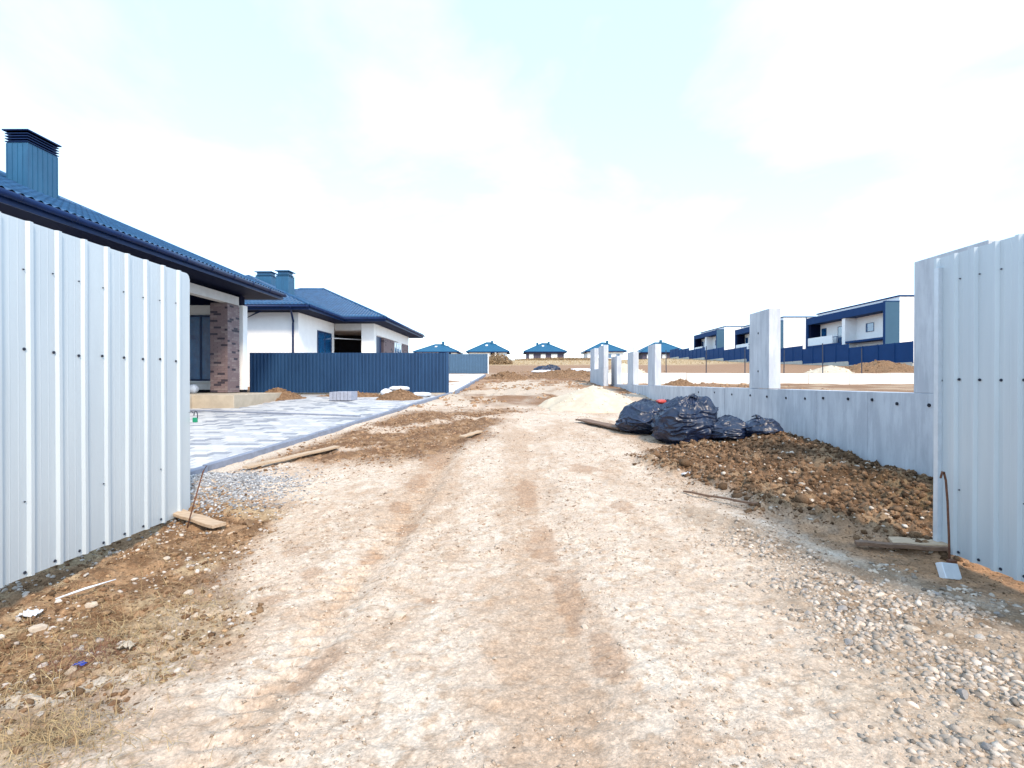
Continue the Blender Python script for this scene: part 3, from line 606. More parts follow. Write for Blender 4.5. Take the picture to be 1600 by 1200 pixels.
# ------------------------------------------------------------------ foundation wall on the right
fw = thing('concrete_wall', 'long grey foundation wall with upright stubs beside the rubbish bags', 'wall', (4.85, 14, .6))
WX, WT = 4.73, .24
body = MB()
ycuts = [2.2, 3.4, 4.6, 5.8, 7.0, 8.2, 9.4, 10.6, 11.8, 13, 14.2, 15.4, 16.6, 17.8, 19, 20.2, 21.4, 22.6, 23.8, 26.4]
seg = []
for i, (a, b) in enumerate(zip(ycuts[:-1], ycuts[1:])):
    dxx = random.uniform(-.006, .006); o = MB().box(WX+dxx, WX+WT, a+.002, b-.002, -.4+gb(a)*.9, 1.255+random.uniform(-.006, .006)).build('wall_segment', M['concrete'], fw, bevel=.006)
for (a, b, top) in [(5.23, 6.2, 2.83), (9.75, 10.57, 2.78), (17.85, 18.8, 2.70), (21.2, 22.3, 2.64), (24.7, 26.2, 2.63)]:
    p = MB().box(WX+.008, WX+.23, a, b, 1.262, top); o = p.build('pillar', M['concrete'], fw, bevel=.008)
    if a < 12:
        h = MB()
        for zz in (1.6, 2.35): h.tube([(WX+.004, (a+b)/2+.02, zz), (WX+.012, (a+b)/2+.02, zz)], .022, 10)
        h.build('tie_hole', M['hole'], fw)
holes = MB(); hm = MB(); hm.tube([(0, 0, 0), (.013, 0, 0)], .021, 10); ho = hm.build('tie_hole', M['hole']); hme = ho.data; bpy.data.objects.remove(ho)
for yy in [5.95, 6.45, 6.9, 7.4, 8.0, 8.5, 9.1, 9.8, 10.5, 11.4, 12.4, 13.5]:
    o = bpy.data.objects.new('tie_hole', hme); o.location = Vector((WX-.012, yy, 1.13+random.uniform(-.03, .03)))-fw.location; o.parent = fw; col.objects.link(o)
MB().tube([(WX+.01, 5.74, 1.02), (WX-.05, 5.78, 1.02), (WX-.09, 5.76, .98), (WX-.085, 5.72, .94), (WX-.02, 5.70, .93)], .010, 7).build('lifting_hook', M['rust'], fw, True)
MB().tube([(4.84, 21.6, 2.64), (4.84, 21.6, 2.85)], .012, 6).build('starter_bar', M['rust'], fw)
# second length with an opening
w2 = thing('concrete_wall', 'short pale concrete wall length with a square opening beyond the cream sand heap', 'wall', (4.3, 27.5, 1.2))
X2 = 4.2
MB().box(X2, X2+.24, 25.3, 30, .9, 2.06).build('wall_segment', M['concrete'], w2, bevel=.01)
MB().box(X2+.006, X2+.234, 25.3, 26.9, 2.062, 3.2).build('pillar', M['concrete'], w2, bevel=.01)
MB().box(X2+.006, X2+.234, 28.4, 30, 2.062, 3.24).build('pillar', M['concrete'], w2, bevel=.01)
w3 = thing('concrete_wall', 'low white sunlit wall running crosswise behind the foundation stubs', 'wall', (16, 28.1, 1.2))
for i in range(12):
    a = 4.75+i*2.2; MB().box(a+.01, a+2.19, 28, 28.25, .8, 1.86-.004*i+random.uniform(-.01, .01)).build('wall_segment', M['palewall'], w3, bevel=.012)
MB().box(28.7, 31.5, 28.0, 28.25, .8, 1.84).build('wall_segment', M['palewall'], w3)

# ------------------------------------------------------------------ heaps
def heap(label, cx, cy, rx, ry, h, m, name, cat='heap', seed=1, rough=.08, lumps=0, tail=None):
    n = 90; u = np.linspace(-1.25, 1.25, n); X, Y = np.meshgrid(u, u); r = np.sqrt(X**2+Y**2)
    nn = fbm(X*2+seed, Y*2, 4, seed); prof = np.clip(1-(r*(1+(nn-.5)*.5)), 0, 1); prof = prof**1.05/(1+.0*r); prof = np.where(prof > 0, prof-.12*prof**3, 0)
    x = (cx+X*rx).ravel(); y = (cy+Y*ry).ravel()
    z = gb(y)+(prof.ravel()*h*1.12)+(fbm(X*6+seed, Y*6, 4, seed+3).ravel()-.5)*rough*np.clip(prof.ravel()*6, 0, 1)+(fbm(X*20+seed, Y*20, 2, seed+4).ravel()-.5)*rough*.4*np.clip(prof.ravel()*6, 0, 1)-.08*(prof.ravel() <= 0)
    g = ground_z(x, y); z = np.where(prof.ravel() > 0, np.maximum(z, g-.03), g-.1)
    idx = np.arange(n*n).reshape(n, n); F = np.stack([idx[:-1, :-1].ravel(), idx[:-1, 1:].ravel(), idx[1:, 1:].ravel(), idx[1:, :-1].ravel()], 1)
    keep = (prof.ravel()[F].max(1) > 0); F = F[keep]
    root = npmesh(name, np.stack([x, y, z], 1), F, M[m], None, True, loc=(cx, cy, float(gb(cy)))); tag(root, label, cat)
    if lumps:
        a = rng.uniform(0, 6.28, lumps); rr = rng.uniform(0, 1.0, lumps)**.6; P = np.stack([cx+np.cos(a)*rr*rx, cy+np.sin(a)*rr*ry], 1)
        def zf(px, py):
            i = np.clip(((px-cx)/rx+1.25)/2.5*(n-1), 0, n-1).astype(int); j = np.clip(((py-cy)/ry+1.25)/2.5*(n-1), 0, n-1).astype(int)
            return z.reshape(n, n)[j, i]
        base = (.31, .19, .11) if m == 'earth' else (.66, .58, .47)
        scatter('soil_crumbs' if m == 'earth' else 'gravel', P, sz(lumps, .012, .05 if cy < 30 else .12, 2.5), shade(lumps, base, tuple(v*.55 for v in base) if m == 'earth' else base), M['clod'], root, zf, .75)
    return root
heap('cream sand heap at the far end of the track beside the foundation wall', 2.25, 15.6, 1.75, 1.7, .66, 'sand', 'sand_pile', seed=5, rough=.05, lumps=250)
heap('low brown earth heap on the paving near the white house corner', -8.7, 18.4, 1.0, .75, .42, 'earth', 'earth_pile', seed=8, rough=.12, lumps=500)
heap('small brown earth heap topped with white sacks near the fence end', -4.25, 18.2, .85, .7, .36, 'earth', 'earth_pile', seed=9, rough=.12, lumps=500)
heap('low spread of brown earth between the grey block stack and the fence', -6.2, 19.4, 1.4, .5, .18, 'earth', 'earth_pile', seed=19, rough=.12, lumps=250)
heap('pale sand heap behind the thin foundation stubs', 6.8, 33, 2.2, 1.6, 1.1, 'sand', 'sand_pile', seed=12, rough=.08, lumps=100)
heap('pale sand heap behind the crosswise white wall', 27.9, 46, 2.1, 2.0, .72, 'sand', 'sand_pile', seed=13, rough=.12, lumps=100)
heap('broad brown earth heap in front of the right-hand blue fence', 32.3, 46, 4.2, 3, 1.2, 'earth', 'earth_pile', seed=14, rough=.5, lumps=600)
heap('small brown earth heap inside the foundation plot', 8.2, 26, .9, .7, .4, 'earth', 'earth_pile', seed=15, rough=.15, lumps=200)
heap('brown earth bump at the far left end of the track', -.8, 34, 1.6, 1.5, .5, 'earth', 'earth_pile', seed=16, rough=.3, lumps=350)
heap('brown earth bump below the far white tarpaulin', 3.6, 38, 3.0, 2.4, .55, 'earth', 'earth_pile', seed=17, rough=.4, lumps=500)
heap('reddish brown earth heap between the sand heap and the rubbish bags', 4.15, 13.4, .5, .7, .42, 'earth', 'earth_pile', seed=18, rough=.15, lumps=250)

# grey block stack and sacks at the fence
bs = thing('block_stack', 'stack of grey kerb blocks standing on the paving before the blue fence', 'block stack', (-6.05, 17.6, pz(17.6)))
for i in range(6):
    MB().box(-6.42+i*.125, -6.42+i*.125+.115, 17.3, 18.0, pz(17.6)+.01, pz(17.6)+.30+random.uniform(-.01, .01)).build('block', M['block'], bs, bevel=.006)
def sack(label, x, y, z, sx, sy, szz, rot=0, m='whiteplastic', name='sack', cat='sack'):
    n = 20; vs = []; fs = []
    for i in range(n+1):
        for j in range(n*2):
            th = math.pi*i/n; ph = math.pi*j/n; c_, s_ = math.cos(ph), math.sin(ph)
            q = .55; px = math.copysign(abs(math.sin(th)*c_)**q, c_)*sx/2; py = math.copysign(abs(math.sin(th)*s_)**q, s_)*sy/2; pz_ = math.cos(th)*szz/2
            w = 1+.09*math.sin(px*23+py*11)+.05*math.sin(py*31)
            px, py = px*math.cos(rot)-py*math.sin(rot), px*math.sin(rot)+py*math.cos(rot)
            vs.append((x+px, y+py, z+szz/2+pz_*w))
    for i in range(n):
        for j in range(n*2): fs.append((i*n*2+j, i*n*2+(j+1) % (n*2), (i+1)*n*2+(j+1) % (n*2), (i+1)*n*2+j))
    b = MB(); b.add(vs, fs); o = b.build(name, M[m], None, True, loc=(x, y, z)); return tag(o, label, cat)
sack('white sack lying on top of the small earth heap by the fence', -4.35, 18.65, pz(18.6)+.26, .75, .45, .17, .2)
sack('white sack leaning behind the small earth heap, next to the fence sheets', -4.85, 19.3, pz(19.3)+.0, .7, .45, .30, -.2)
sack('flat white sack on the ground close to the end post of the fence', -3.65, 19.2, pz(19.2)+.0, .75, .5, .17, .1)
# ------------------------------------------------------------------ rubbish bags
def bag(label, cx, cy, sx, sy, h, seed, knots=1, lean=(0, 0), name='rubbish_bag', red=False, sag=1.0):
    z0 = gz(cx, cy)-.02; loc = (cx, cy, z0); t = thing(name, label, 'rubbish bag', loc)
    nu, nv = 220, 130; th = np.linspace(0.0001, math.pi-.0001, nv); ph = np.linspace(0, 2*math.pi, nu, endpoint=False)
    T, Pp = np.meshgrid(th, ph, indexing='ij'); T = T.ravel(); Pp = Pp.ravel()
    d = np.stack([np.sin(T)*np.cos(Pp), np.sin(T)*np.sin(Pp), np.cos(T)], 1)
    lump = (vn3(d*1.3+seed, seed)-.5)*.30+(vn3(d*2.6+seed, seed+1)-.5)*.16
    wp = d+.55*np.stack([vn3(d*2+9, seed+2), vn3(d*2+19, seed+3), vn3(d*2+29, seed+4)], 1)
    f1 = 1-np.abs(2*vn3(wp*np.array([2.0, 2.0, 4.6])+seed, seed+5)-1); f2 = 1-np.abs(2*vn3(wp*np.array([7, 7, 11])+seed, seed+6)-1); f3 = 1-np.abs(2*vn3(wp*np.array([15, 15, 19.]), seed+7)-1)
    kn = np.array([.25*math.cos(seed), .25*math.sin(seed), 1.0]); kn /= np.linalg.norm(kn); kd = np.arccos(np.clip(d@kn, -1, 1))
    az = np.arctan2(d[:, 1]-kn[1]*.6, d[:, 0]-kn[0]*.6); pleat = np.abs(np.sin(az*9+3*vn3(d*2, seed+8)))*np.exp(-kd/.75)
    r = 1+lump+.10*(f1**5)+.028*(f2**5)+.004*f3**2-.10*pleat
    V = d*r[:, None]; V[:, 2] = np.where(V[:, 2] < 0, V[:, 2]*.72, V[:, 2])
    V[:, 2] += .12*np.exp(-(kd/.16)**2)
    side = np.clip(1-V[:, 2], 0, 2); V[:, :2] *= (1+.10*side*sag)[:, None]
    V = V*np.array([sx/2.1, sy/2.1, h/1.85]); V[:, 0] += V[:, 2]*lean[0]; V[:, 1] += V[:, 2]*lean[1]
    V[:, 2] += h*.42; V[:, 2] = np.maximum(V[:, 2], .0+.01*f2)
    V += np.array(loc)
    idx = np.arange(nv*nu).reshape(nv, nu); nx_ = np.roll(idx, -1, 1)
    F = np.stack([idx[:-1].ravel(), idx[1:].ravel(), nx_[1:].ravel(), nx_[:-1].ravel()], 1)
    npmesh('bag_body', V, F, M['bag'], t, True)
    top = V[idx[0, 0]]; k = kn*np.array([sx/2.1, sy/2.1, h/1.85])*1.05+np.array([0, 0, h*.42])+np.array(loc); k[0] += (k[2]-z0-h*.42)*lean[0]; k[1] += (k[2]-z0-h*.42)*lean[1]
    mb = MB()
    for q in range(5):
        a = q*1.3+seed; e = k+np.array([math.cos(a)*.08, math.sin(a)*.08, .0+.02*math.sin(q*2)]); w_ = .04
        s1 = np.array([-math.sin(a)*w_, math.cos(a)*w_, 0]); m_ = (k+e)/2+np.array([0, 0, .02])
        mb.add([tuple(k-s1*.2), tuple(k+s1*.2), tuple(m_+s1*.8+np.array([0, 0, .015])), tuple(m_-s1*.8), tuple(e+s1), tuple(e-s1*.7)], [(0, 1, 2, 3), (3, 2, 4, 5)])
    o = mb.build('knot', M['bag'], t, True); s_ = o.modifiers.new('t', 'SOLIDIFY'); s_.thickness = .006
    return t
bag('largest bulging black rubbish bag, in the middle of the pile by the foundation wall', 2.98, 9.15, 1.08, .95, .86, 5, lean=(.12, 0))
bag('round black rubbish bag at the left end of the pile, beside the dark board', 2.50, 10.25, .98, .85, .66, 8, lean=(.15, 0))
bag('flattened black rubbish bag lying right of the largest bag', 3.66, 8.95, .80, .6, .44, 14, sag=1.6)
bag('slumped black rubbish bag at the right end of the pile near the earth bank', 4.12, 8.75, .58, .6, .36, 21, sag=1.6)
bag('small black rubbish bag half hidden behind the two big bags', 3.1, 10.55, .6, .6, .66, 27)
r_ = sack('red plastic scrap showing between the rubbish bags', 2.86, 10.3, gz(2.86, 10.3)+.58, .20, .14, .09, .3, 'red', 'plastic_scrap', 'litter')
# far debris
for i, (x, y, a, b, h, s) in enumerate([(2.1, 45, 1.3, .9, .6, 31), (2.95, 45.4, 1.5, 1, .75, 35)]):
    bag(['dark rubbish sack at the left of the distant dump on the track', 'dark rubbish sack at the right of the distant dump on the track'][i], x, y, a, b, h, s)
sack('white sheet of film lying under the distant dark sacks', 2.4, 44.2, gz(2.4, 44.2), 2.6, .9, .28, .1, name='tarpaulin', cat='tarpaulin')
sack('long white tarpaulin strip right of the distant dark sacks', 5.2, 43.5, gz(5.2, 43.5)+.1, 2.4, .8, .35, -.5, name='tarpaulin', cat='tarpaulin')

# ------------------------------------------------------------------ ribbed metal fences
def ribbed(t, x0, y0, x1, y1, zf, h, m, sheet=1.15, pitch=.135, name='sheet_panel', depth=.045):
    L = math.hypot(x1-x0, y1-y0); ux, uy = (x1-x0)/L, (y1-y0)/L; nx_, ny_ = uy, -ux
    n = max(1, round(L/sheet)); w = L/n
    for i in range(n):
        a = i*w-.012; b = (i+1)*w+.012; k = round(w/pitch); q = (b-a)/k; pts = []
        for j in range(k): s = a+j*q; pts += [(s, 0), (s+q*.28, 0), (s+q*.38, depth), (s+q*.88, depth), (s+q*.98, 0)]
        pts.append((b, 0)); off = .004*(i % 2); zb = zf((a+b)/2)
        vs = []; m_ = len(pts)
        for zz in (0, h):
            for s, d in pts: vs.append((x0+ux*s+nx_*(d+off), y0+uy*s+ny_*(d+off), zb+zz))
        b_ = MB(); b_.add(vs, [(j, j+1, m_+j+1, m_+j) for j in range(m_-1)]); o = b_.build(name, m, t); s_ = o.modifiers.new('t', 'SOLIDIFY'); s_.thickness = .002
f1 = thing('metal_fence', 'dark blue ribbed metal fence nearest to us, in front of the middle house', 'fence', (-7, 21, .85))
ribbed(f1, -10.95, 20.75, -2.98, 20.95, lambda s: .94, 1.63, M['fence'])
MB().box(-2.97, -2.85, 20.88, 21.0, .72, 2.58).build('post', M['fence'], f1, bevel=.005)
MB().box(-10.95, -2.98, 20.99, 21.02, 1.2, 1.25).build('rail', M['fence'], f1)
MB().box(-10.95, -2.98, 20.90, 21.06, .7, .93).build('plinth', M['step'], f1)
f2 = thing('metal_fence', 'grey-blue ribbed metal fence further up the track behind the nearer one', 'fence', (-5, 42.6, 1.9))
M['fence2'] = mat('grey_blue_fence_sheet', (0.06, 0.125, 0.21), 0.55, 0.0, var=0.08, scale=2)
ribbed(f2, -9.5, 42.6, -2.55, 42.6, lambda s: 2.06, 1.62, M['fence2'])
MB().box(-2.55, -2.47, 42.57, 42.65, 1.8, 3.7).build('post', M['whiteframe'], f2)
# far fence on the right with stepped plinth
f3 = thing('metal_fence', 'long deep blue fence on a stepped grey plinth before the two-storey villas', 'fence', (39, 80, 4))
def fz(y): return gb(y)+0.35
y = 49.8; i = 0
while y < 128:
    st = math.floor((y-49.8)/9)*9+49.8+4; zb = float(fz(st))+.38
    L_ = 2.4
    MB().box(38.0, 38.06, y+.02, y+L_-.02, zb, zb+2.0+(.0)).build('sheet_panel', M['farfence'], f3)
    MB().box(37.96, 38.0, y-.04, y+.04, zb-.1, zb+2.04).build('post', M['farfence'], f3)
    MB().box(37.97, 38.12, y, y+L_, zb-1.4, zb-.003).build('plinth', M['concretepale'], f3)
    y += L_; i += 1
# side return of the fence, facing the track
z_ = float(fz(53.8))+.38
for k in range(7): 
    MB().box(38.1+k*2.4, 38.1+k*2.4+2.36, 49.7, 49.76, z_, z_+2.0).build('sheet_panel', M['farfence'], f3)
# thin stakes in the plots
for i, (x, y, h) in enumerate([(11.5, 40, 1.6), (14.6, 40, 1.9), (17.6, 40, 1.7), (20.6, 40, 1.6), (23.6, 40, 2.1), (26.6, 40, 1.7)]):
    zb = gz(x, y)-.1; ord_ = ['first', 'second', 'third', 'fourth', 'fifth', 'sixth'][i]
    tag(MB().tube([(x, y, zb), (x+random.uniform(-.05, .05), y, zb+h+.5)], .035, 6).build('stake', M['darksteel'], None, loc=(x, y, zb)), f'thin dark stake standing behind the crosswise white wall, {ord_} counted from the left', 'stake', 'thin stakes marking out the plots')

# ------------------------------------------------------------------ houses with metal tile roofs
def slope(p0, p1, q0, q1, m, parent, wave=.183, step=.35, amp=.018, riser=.030, nper=6, name='roof_slope', ulen=None):
    """tile-profiled surface over the quad p0-p1 (eave) q0-q1 (ridge end points above them)"""
    p0, p1, q0, q1 = map(Vector, (p0, p1, q0, q1)); U = (p1-p0); L = U.length; u = U/L
    a = q0-p0; vdir = a-u*a.dot(u); H = vdir.length; v = vdir/H; n = u.cross(v).normalized()
    if n.z < 0: n = -n
    b0 = (q0-p0).dot(u); b1 = (q1-p0).dot(u)
    nu = int(L/wave*nper); us = np.linspace(0, L, nu+1); rows = []; k = 0
    while k*step < H-.001:
        rows.append((k*step, riser)); rows.append((min(H, (k+1)*step)-.0005, 0)); k += 1
    W = []; 
    for (vv, off) in rows:
        lo = b0*vv/H; hi = L+(b1-L)*vv/H; uu = np.clip(us, lo, max(hi, lo+.0001))
        o = off+amp*np.sin(us*2*math.pi/wave)
        P = np.array(p0)[None]+np.outer(uu, np.array(u))+np.array(v)[None]*vv+np.outer(o+.02, np.array(n)); W.append(P)
    V = np.concatenate(W); m_ = nu+1; idx = np.arange(len(V)).reshape(len(rows), m_)
    F = np.stack([idx[:-1, :-1].ravel(), idx[:-1, 1:].ravel(), idx[1:, 1:].ravel(), idx[1:, :-1].ravel()], 1)
    e = V[F]; ar = np.linalg.norm(np.cross(e[:, 2]-e[:, 0], e[:, 3]-e[:, 1]), axis=1); F = F[ar > 1e-7]
    return npmesh(name, V, F, m, parent, False)
def hip(t, x0, x1, y0, y1, ze, pitch, tiles=True, trim=.2, nper=6, m='roof', gutter=True, soff=True, skip=()):
    W, D = x1-x0, y1-y0; h = min(W, D)/2
    if W >= D: r0 = (x0+h, (y0+y1)/2, ze+h*pitch); r1 = (x1-h, (y0+y1)/2, ze+h*pitch)
    else: r0 = ((x0+x1)/2, y0+h, ze+h*pitch); r1 = ((x0+x1)/2, y1-h, ze+h*pitch)
    c = [(x0, y0, ze), (x1, y0, ze), (x1, y1, ze), (x0, y1, ze)]
    if W >= D: S = [(c[0], c[1], r0, r1), (c[1], c[2], r1, r1), (c[2], c[3], r1, r0), (c[3], c[0], r0, r0)]
    else: S = [(c[0], c[1], r0, r0), (c[1], c[2], r0, r1), (c[2], c[3], r1, r1), (c[3], c[0], r1, r0)]
    roof = MB()
    for s in S:
        roof.add([s[0], s[1], s[3], s[2]] if s[2] != s[3] else [s[0], s[1], s[2]], [(0, 1, 2, 3)] if s[2] != s[3] else [(0, 1, 2)])
    ro = roof.build('roof', M[m], t)
    if tiles:
        for k, s in enumerate(S):
            if k not in skip: slope(*s, M[m], ro, nper=nper)
    # hip and ridge caps
    rr = MB()
    for a, b in ((c[0], r0), (c[1], r0 if W < D else r1), (c[2], r1), (c[3], r1 if W < D else r0), (r0, r1)):
        if (Vector(a)-Vector(b)).length > .05: rr.tube([Vector(a)+Vector((0, 0, .03)), Vector(b)+Vector((0, 0, .03))], .065 if tiles else .12, 8)
    rr.build('ridge_cap', M[m], ro, True)
    fb = MB(); g = .012
    fb.box(x0, x1, y0, y0+.03, ze-trim, ze-.01); fb.box(x0, x1, y1-.03, y1, ze-trim, ze-.01); fb.box(x0, x0+.03, y0+.031, y1-.031, ze-trim, ze-.01); fb.box(x1-.03, x1, y0+.031, y1-.031, ze-trim, ze-.01)
    fb.build('fascia', M['roofdark'], ro)
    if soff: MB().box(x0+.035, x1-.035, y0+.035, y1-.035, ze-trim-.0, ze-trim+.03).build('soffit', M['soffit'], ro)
    if gutter:
        for (a, b) in ((c[0], c[1]), (c[1], c[2])):
            a, b = Vector(a), Vector(b); o_ = Vector((.07, 0, -.06)) if a.x == b.x else Vector((0, -.07, -.06))
            gm_ = MB().tube([a+o_, b+o_], .065, 10); L = (b-a).length; k = 0.5
            while k < L: gm_.tube([a+o_+(b-a)*((k-.02)/L), a+o_+(b-a)*((k+.02)/L)], .073, 10); k += 1.15
            gm_.build('gutter', M['roofdark'], ro, True)
    return ro
def chimney(t, x0, x1, y0, y1, z0, z1, cap='roofdark', parent=None, louvres=4):
    b = MB(); w = .10
    ch = MB().box(x0, x1, y0, y1, z0, z1-.30).build('chimney', M['chimney'], parent or t, bevel=.004)
    k = max(2, round((x1-x0)/.13)); 
    for i in range(k+1):
        xx = x0+(x1-x0)*i/k; b.box(xx-.008, xx+.008, y0-.010, y0-.0005, z0, z1-.32)
    k = max(2, round((y1-y0)/.13))
    for i in range(k+1):
        yy = y0+(y1-y0)*i/k; b.box(x1+.0005, x1+.010, yy-.008, yy+.008, z0, z1-.32)
    o = b.build('seam', M['chimney'], ch if not parent else parent)
    c_ = MB()
    for i in range(louvres): zz = z1-.29+i*.065; e = .025; c_.box(x0-e, x1+e, y0-e, y1+e, zz, zz+.018)
    c_.box(x0+.06, x1-.06, y0+.06, y1-.06, z1-.295, z1-.03)
    c_.box(x0-.06, x1+.06, y0-.06, y1+.06, z1-.03, z1)
    c_.build('cowl', M[cap], ch if not parent else parent)
    return ch
def window(t, face, a0, a1, z0, z1, pos, outdir, nx_=2, fm='frame', name='window', gm='glass', fw_=.07, depth=.07):
    """face 'y': plane at y=pos spanning x; face 'x': plane at x=pos spanning y"""
    fr = MB(); d0, d1 = sorted((pos-outdir*.02, pos+outdir*depth*.5))
    def bx(mb, u0, u1, w0, w1, e0, e1):
        if face == 'y': mb.box(u0, u1, e0, e1, w0, w1)
        else: mb.box(e0, e1, u0, u1, w0, w1)
    bx(fr, a0, a1, z0, z0+fw_, d0, d1); bx(fr, a0, a1, z1-fw_, z1, d0, d1)
    for i in range(nx_+1):
        u = a0+(a1-a0-fw_)*i/nx_; bx(fr, u, u+fw_, z0+fw_, z1-fw_, d0, d1)
    w = fr.build(name, M[fm], t)
    for i in range(nx_):
        u = a0+(a1-a0-fw_)*i/nx_; g = MB(); m0, m1 = sorted((pos+outdir*.002, pos+outdir*.014)); bx(g, u+fw_, a0+(a1-a0-fw_)*(i+1)/nx_, z0+fw_, z1-fw_, m0, m1); g.build('pane', M[gm], w)
    return w
def bricks_on(t, x0, x1, y0, y1, z0, z1, single=True, faces=('s', 'e'), bl=.25, bh=.075):
    pier = MB().box(x0+.012, x1-.012, y0+.012, y1-.012, z0, z1).build('brick_pier', M['mortar'], t)
    mats = [M['brick'], M['brick'], M['brickmid'], M['brick'], M['brickdark']]; acc = MB(); cache = {}
    nrow = int((z1-z0)/bh)
    for r in range(nrow):
        z = z0+r*bh+.005; off = (r % 2)*bl/2
        for f in faces:
            L = (x1-x0) if f == 's' else (y1-y0); s = -off
            while s < L-.01:
                a, b = max(0, s)+.004, min(L, s+bl)-.004; s += bl
                if b-a < .03: continue
                k = random.choice([0, 1, 2, 3, 0, 1, 2, 4]); pr = random.uniform(0, .004)
                if f == 's': bx = (x0+a, x0+b, y0-pr, y0+.012, z, z+bh-.009)
                else: bx = (x1-.012, x1+pr, y0+a, y0+b, z, z+bh-.009)
                if single:
                    key = (f, round(b-a, 3), k)
                    if key not in cache:
                        q = MB().box(0, bx[1]-bx[0], 0, bx[3]-bx[2], 0, bh-.009).build('brick', mats[k]); cache[key] = q.data; bpy.data.objects.remove(q)
                    o = bpy.data.objects.new('brick', cache[key]); o.location = Vector((bx[0], bx[2], bx[4]))-rootloc(t); o.parent = pier; col.objects.link(o)
                else: acc.box(*bx, 0 if k != 4 else 1)
    if not single:
        o = acc.build('brick', [M['brick'], M['brickdark']], pier); o['kind'] = 'stuff'
    return pier

# nearest house
h1 = thing('house', 'nearest single-storey white house with blue tile roof and brown brick pier, behind the left gate', 'house', (-14, 12, .9))
H1E = 4.74; fz0 = .98
W_ = MB(); W_.box(-22, -12.7, 6, 18.6, .2, 4.5); W_.box(-12.698, -9.9, 18.302, 18.6, 1.1, 4.14); W_.box(-12.698, -9.9, 6, 11, .2, 4.5)
W_.build('wall', M['white'], h1, bevel=.004)
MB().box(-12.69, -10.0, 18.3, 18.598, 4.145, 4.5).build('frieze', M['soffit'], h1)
MB().box(-10.15, -9.88, 11.002, 18.0, 4.08, 4.38).build('beam', M['cream'], h1, bevel=.006)
MB().box(-12.5, -9.93, 18.33, 18.62, .6, 1.098).build('plinth', M['dark'], h1)
bricks_on(h1, -10.48, -9.88, 17.28, 18.02, 1.02, 4.075)
window(h1, 'y', -12.05, -10.75, 1.42, 3.78, 18.27, -1, 2)
MB().box(-12.1, -10.7, 18.18, 18.30, 1.36, 1.41).build('window_sill', M['whiteframe'], h1)
window(h1, 'y', -12.6, -10.6, 1.4, 3.2, 5.97, -1, 2)
window(h1, 'x', 12.3, 15.5, 1.1, 3.5, -12.68, 1, 3)
MB().box(-12.69, -8.45, 15.1, 18.25, .45, 1.0).build('porch_step', M['step'], h1, bevel=.015)
MB().box(-12.69, -9.7, 11.01, 15.09, .3, 1.0).build('porch_floor', M['step'], h1, bevel=.015)
ro = hip(h1, -23, -9.0, 5.1, 19.5, H1E, .45, nper=6, skip=(2, 3), trim=.22)
chimney(h1, -12.42, -11.9, 12.3, 13.1, 5.4, 7.5, parent=ro, louvres=5)
dp = MB().tube([(-9.25, 19.35, 4.5), (-9.4, 18.95, 4.3), (-9.8, 18.75, 4.15), (-9.85, 18.7, 3.9), (-9.85, 18.7, 1.1)], .04, 8)
bk = sack('small white bucket-sized bag standing on the porch step of the nearest house', -10.95, 17.0, 1.0, .4, .4, .30, .2)

# middle house
h2 = thing('house', 'white single-storey house behind the dark blue fence, with two small chimneys and a dark porch', 'house', (-14, 32, 1.3))
W_ = MB(); W_.box(-20, -10.8, 25, 29.9, .8, 4.79)
W_.box(-20, -12.0, 29.902, 39.3, .8, 4.79)
W_.box(-9.2, -8.45, 29.9, 30.35, 1.2, 4.79)
W_.box(-11.99, -8.46, 36.0, 39.3, 1.0, 4.4)
W_.build('wall', M['white'], h2, bevel=.004)
MB().box(-8.72, -8.43, 30.352, 39.28, 4.16, 4.79).build('beam', M['white'], h2)
MB().box(-10.79, -9.202, 29.91, 30.2, 4.45, 4.79).build('beam', M['cream'], h2)
MB().box(-11.98, -8.5, 30.0, 36.0, 4.40, 4.45).build('porch_ceiling', M['cream'], h2)
MB().box(-11.98, -11.7, 30.4, 35.9, 1.1, 4.39).build('porch_back_shade', M['dark'], h2)  # near-black boxes before the white walls paint the porch recess in shade
MB().box(-11.69, -8.9, 33.2, 33.4, 1.1, 4.39).build('porch_side_shade', M['dark'], h2)
MB().box(-8.8, -8.6, 30.36, 32.0, 1.3, 4.15).build('door', M['frame'], h2)
bricks_on(h2, -8.95, -8.44, 32.0, 34.7, 1.2, 4.15, False)
window(h2, 'x', 34.75, 36.9, 2.0, 4.1, -8.46, 1, 3, 'whiteframe')
bricks_on(h2, -8.95, -8.44, 37.0, 39.29, 1.2, 4.15, False, ('e',))
window(h2, 'x', 27.35, 29.4, 1.8, 4.15, -10.79, 1, 2)
MB().tube([(-11.3, 29.0, 3.9), (-9.6, 31.2, 3.95)], .03, 6).build('lamp_tube', M['whiteframe'], h2)
roA = hip(h2, -22.0, -9.9, 24.1, 40.2, 5.02, .43, nper=5, skip=(2, 3), trim=.22)
roB = hip(h2, -20.5, -7.5, 28.9, 40.3, 5.024, .46, nper=5, skip=(2, 3), trim=.222)
chimney(h2, -12.65, -12.0, 26.6, 27.3, 5.7, 7.2, parent=roA, louvres=2, cap='chimney')
chimney(h2, -16.0, -15.05, 31, 31.7, 6.3, 8.1, parent=roA, louvres=2, cap='chimney')
MB().tube([(-10.75, 23.97, 4.93), (-10.85, 24.3, 4.8), (-11.02, 24.93, 4.35), (-11.03, 24.93, 4.2), (-11.03, 24.93, 1.2)], .05, 8).build('downpipe', M['roofdark'], h2, True)
MB().tube([(-12.3, 24.5, 4.85), (-12.6, 24.7, 4.78), (-13.6, 24.9, 4.35), (-13.65, 24.92, 1.2)], .05, 8).build('downpipe', M['roofdark'], h2, True)

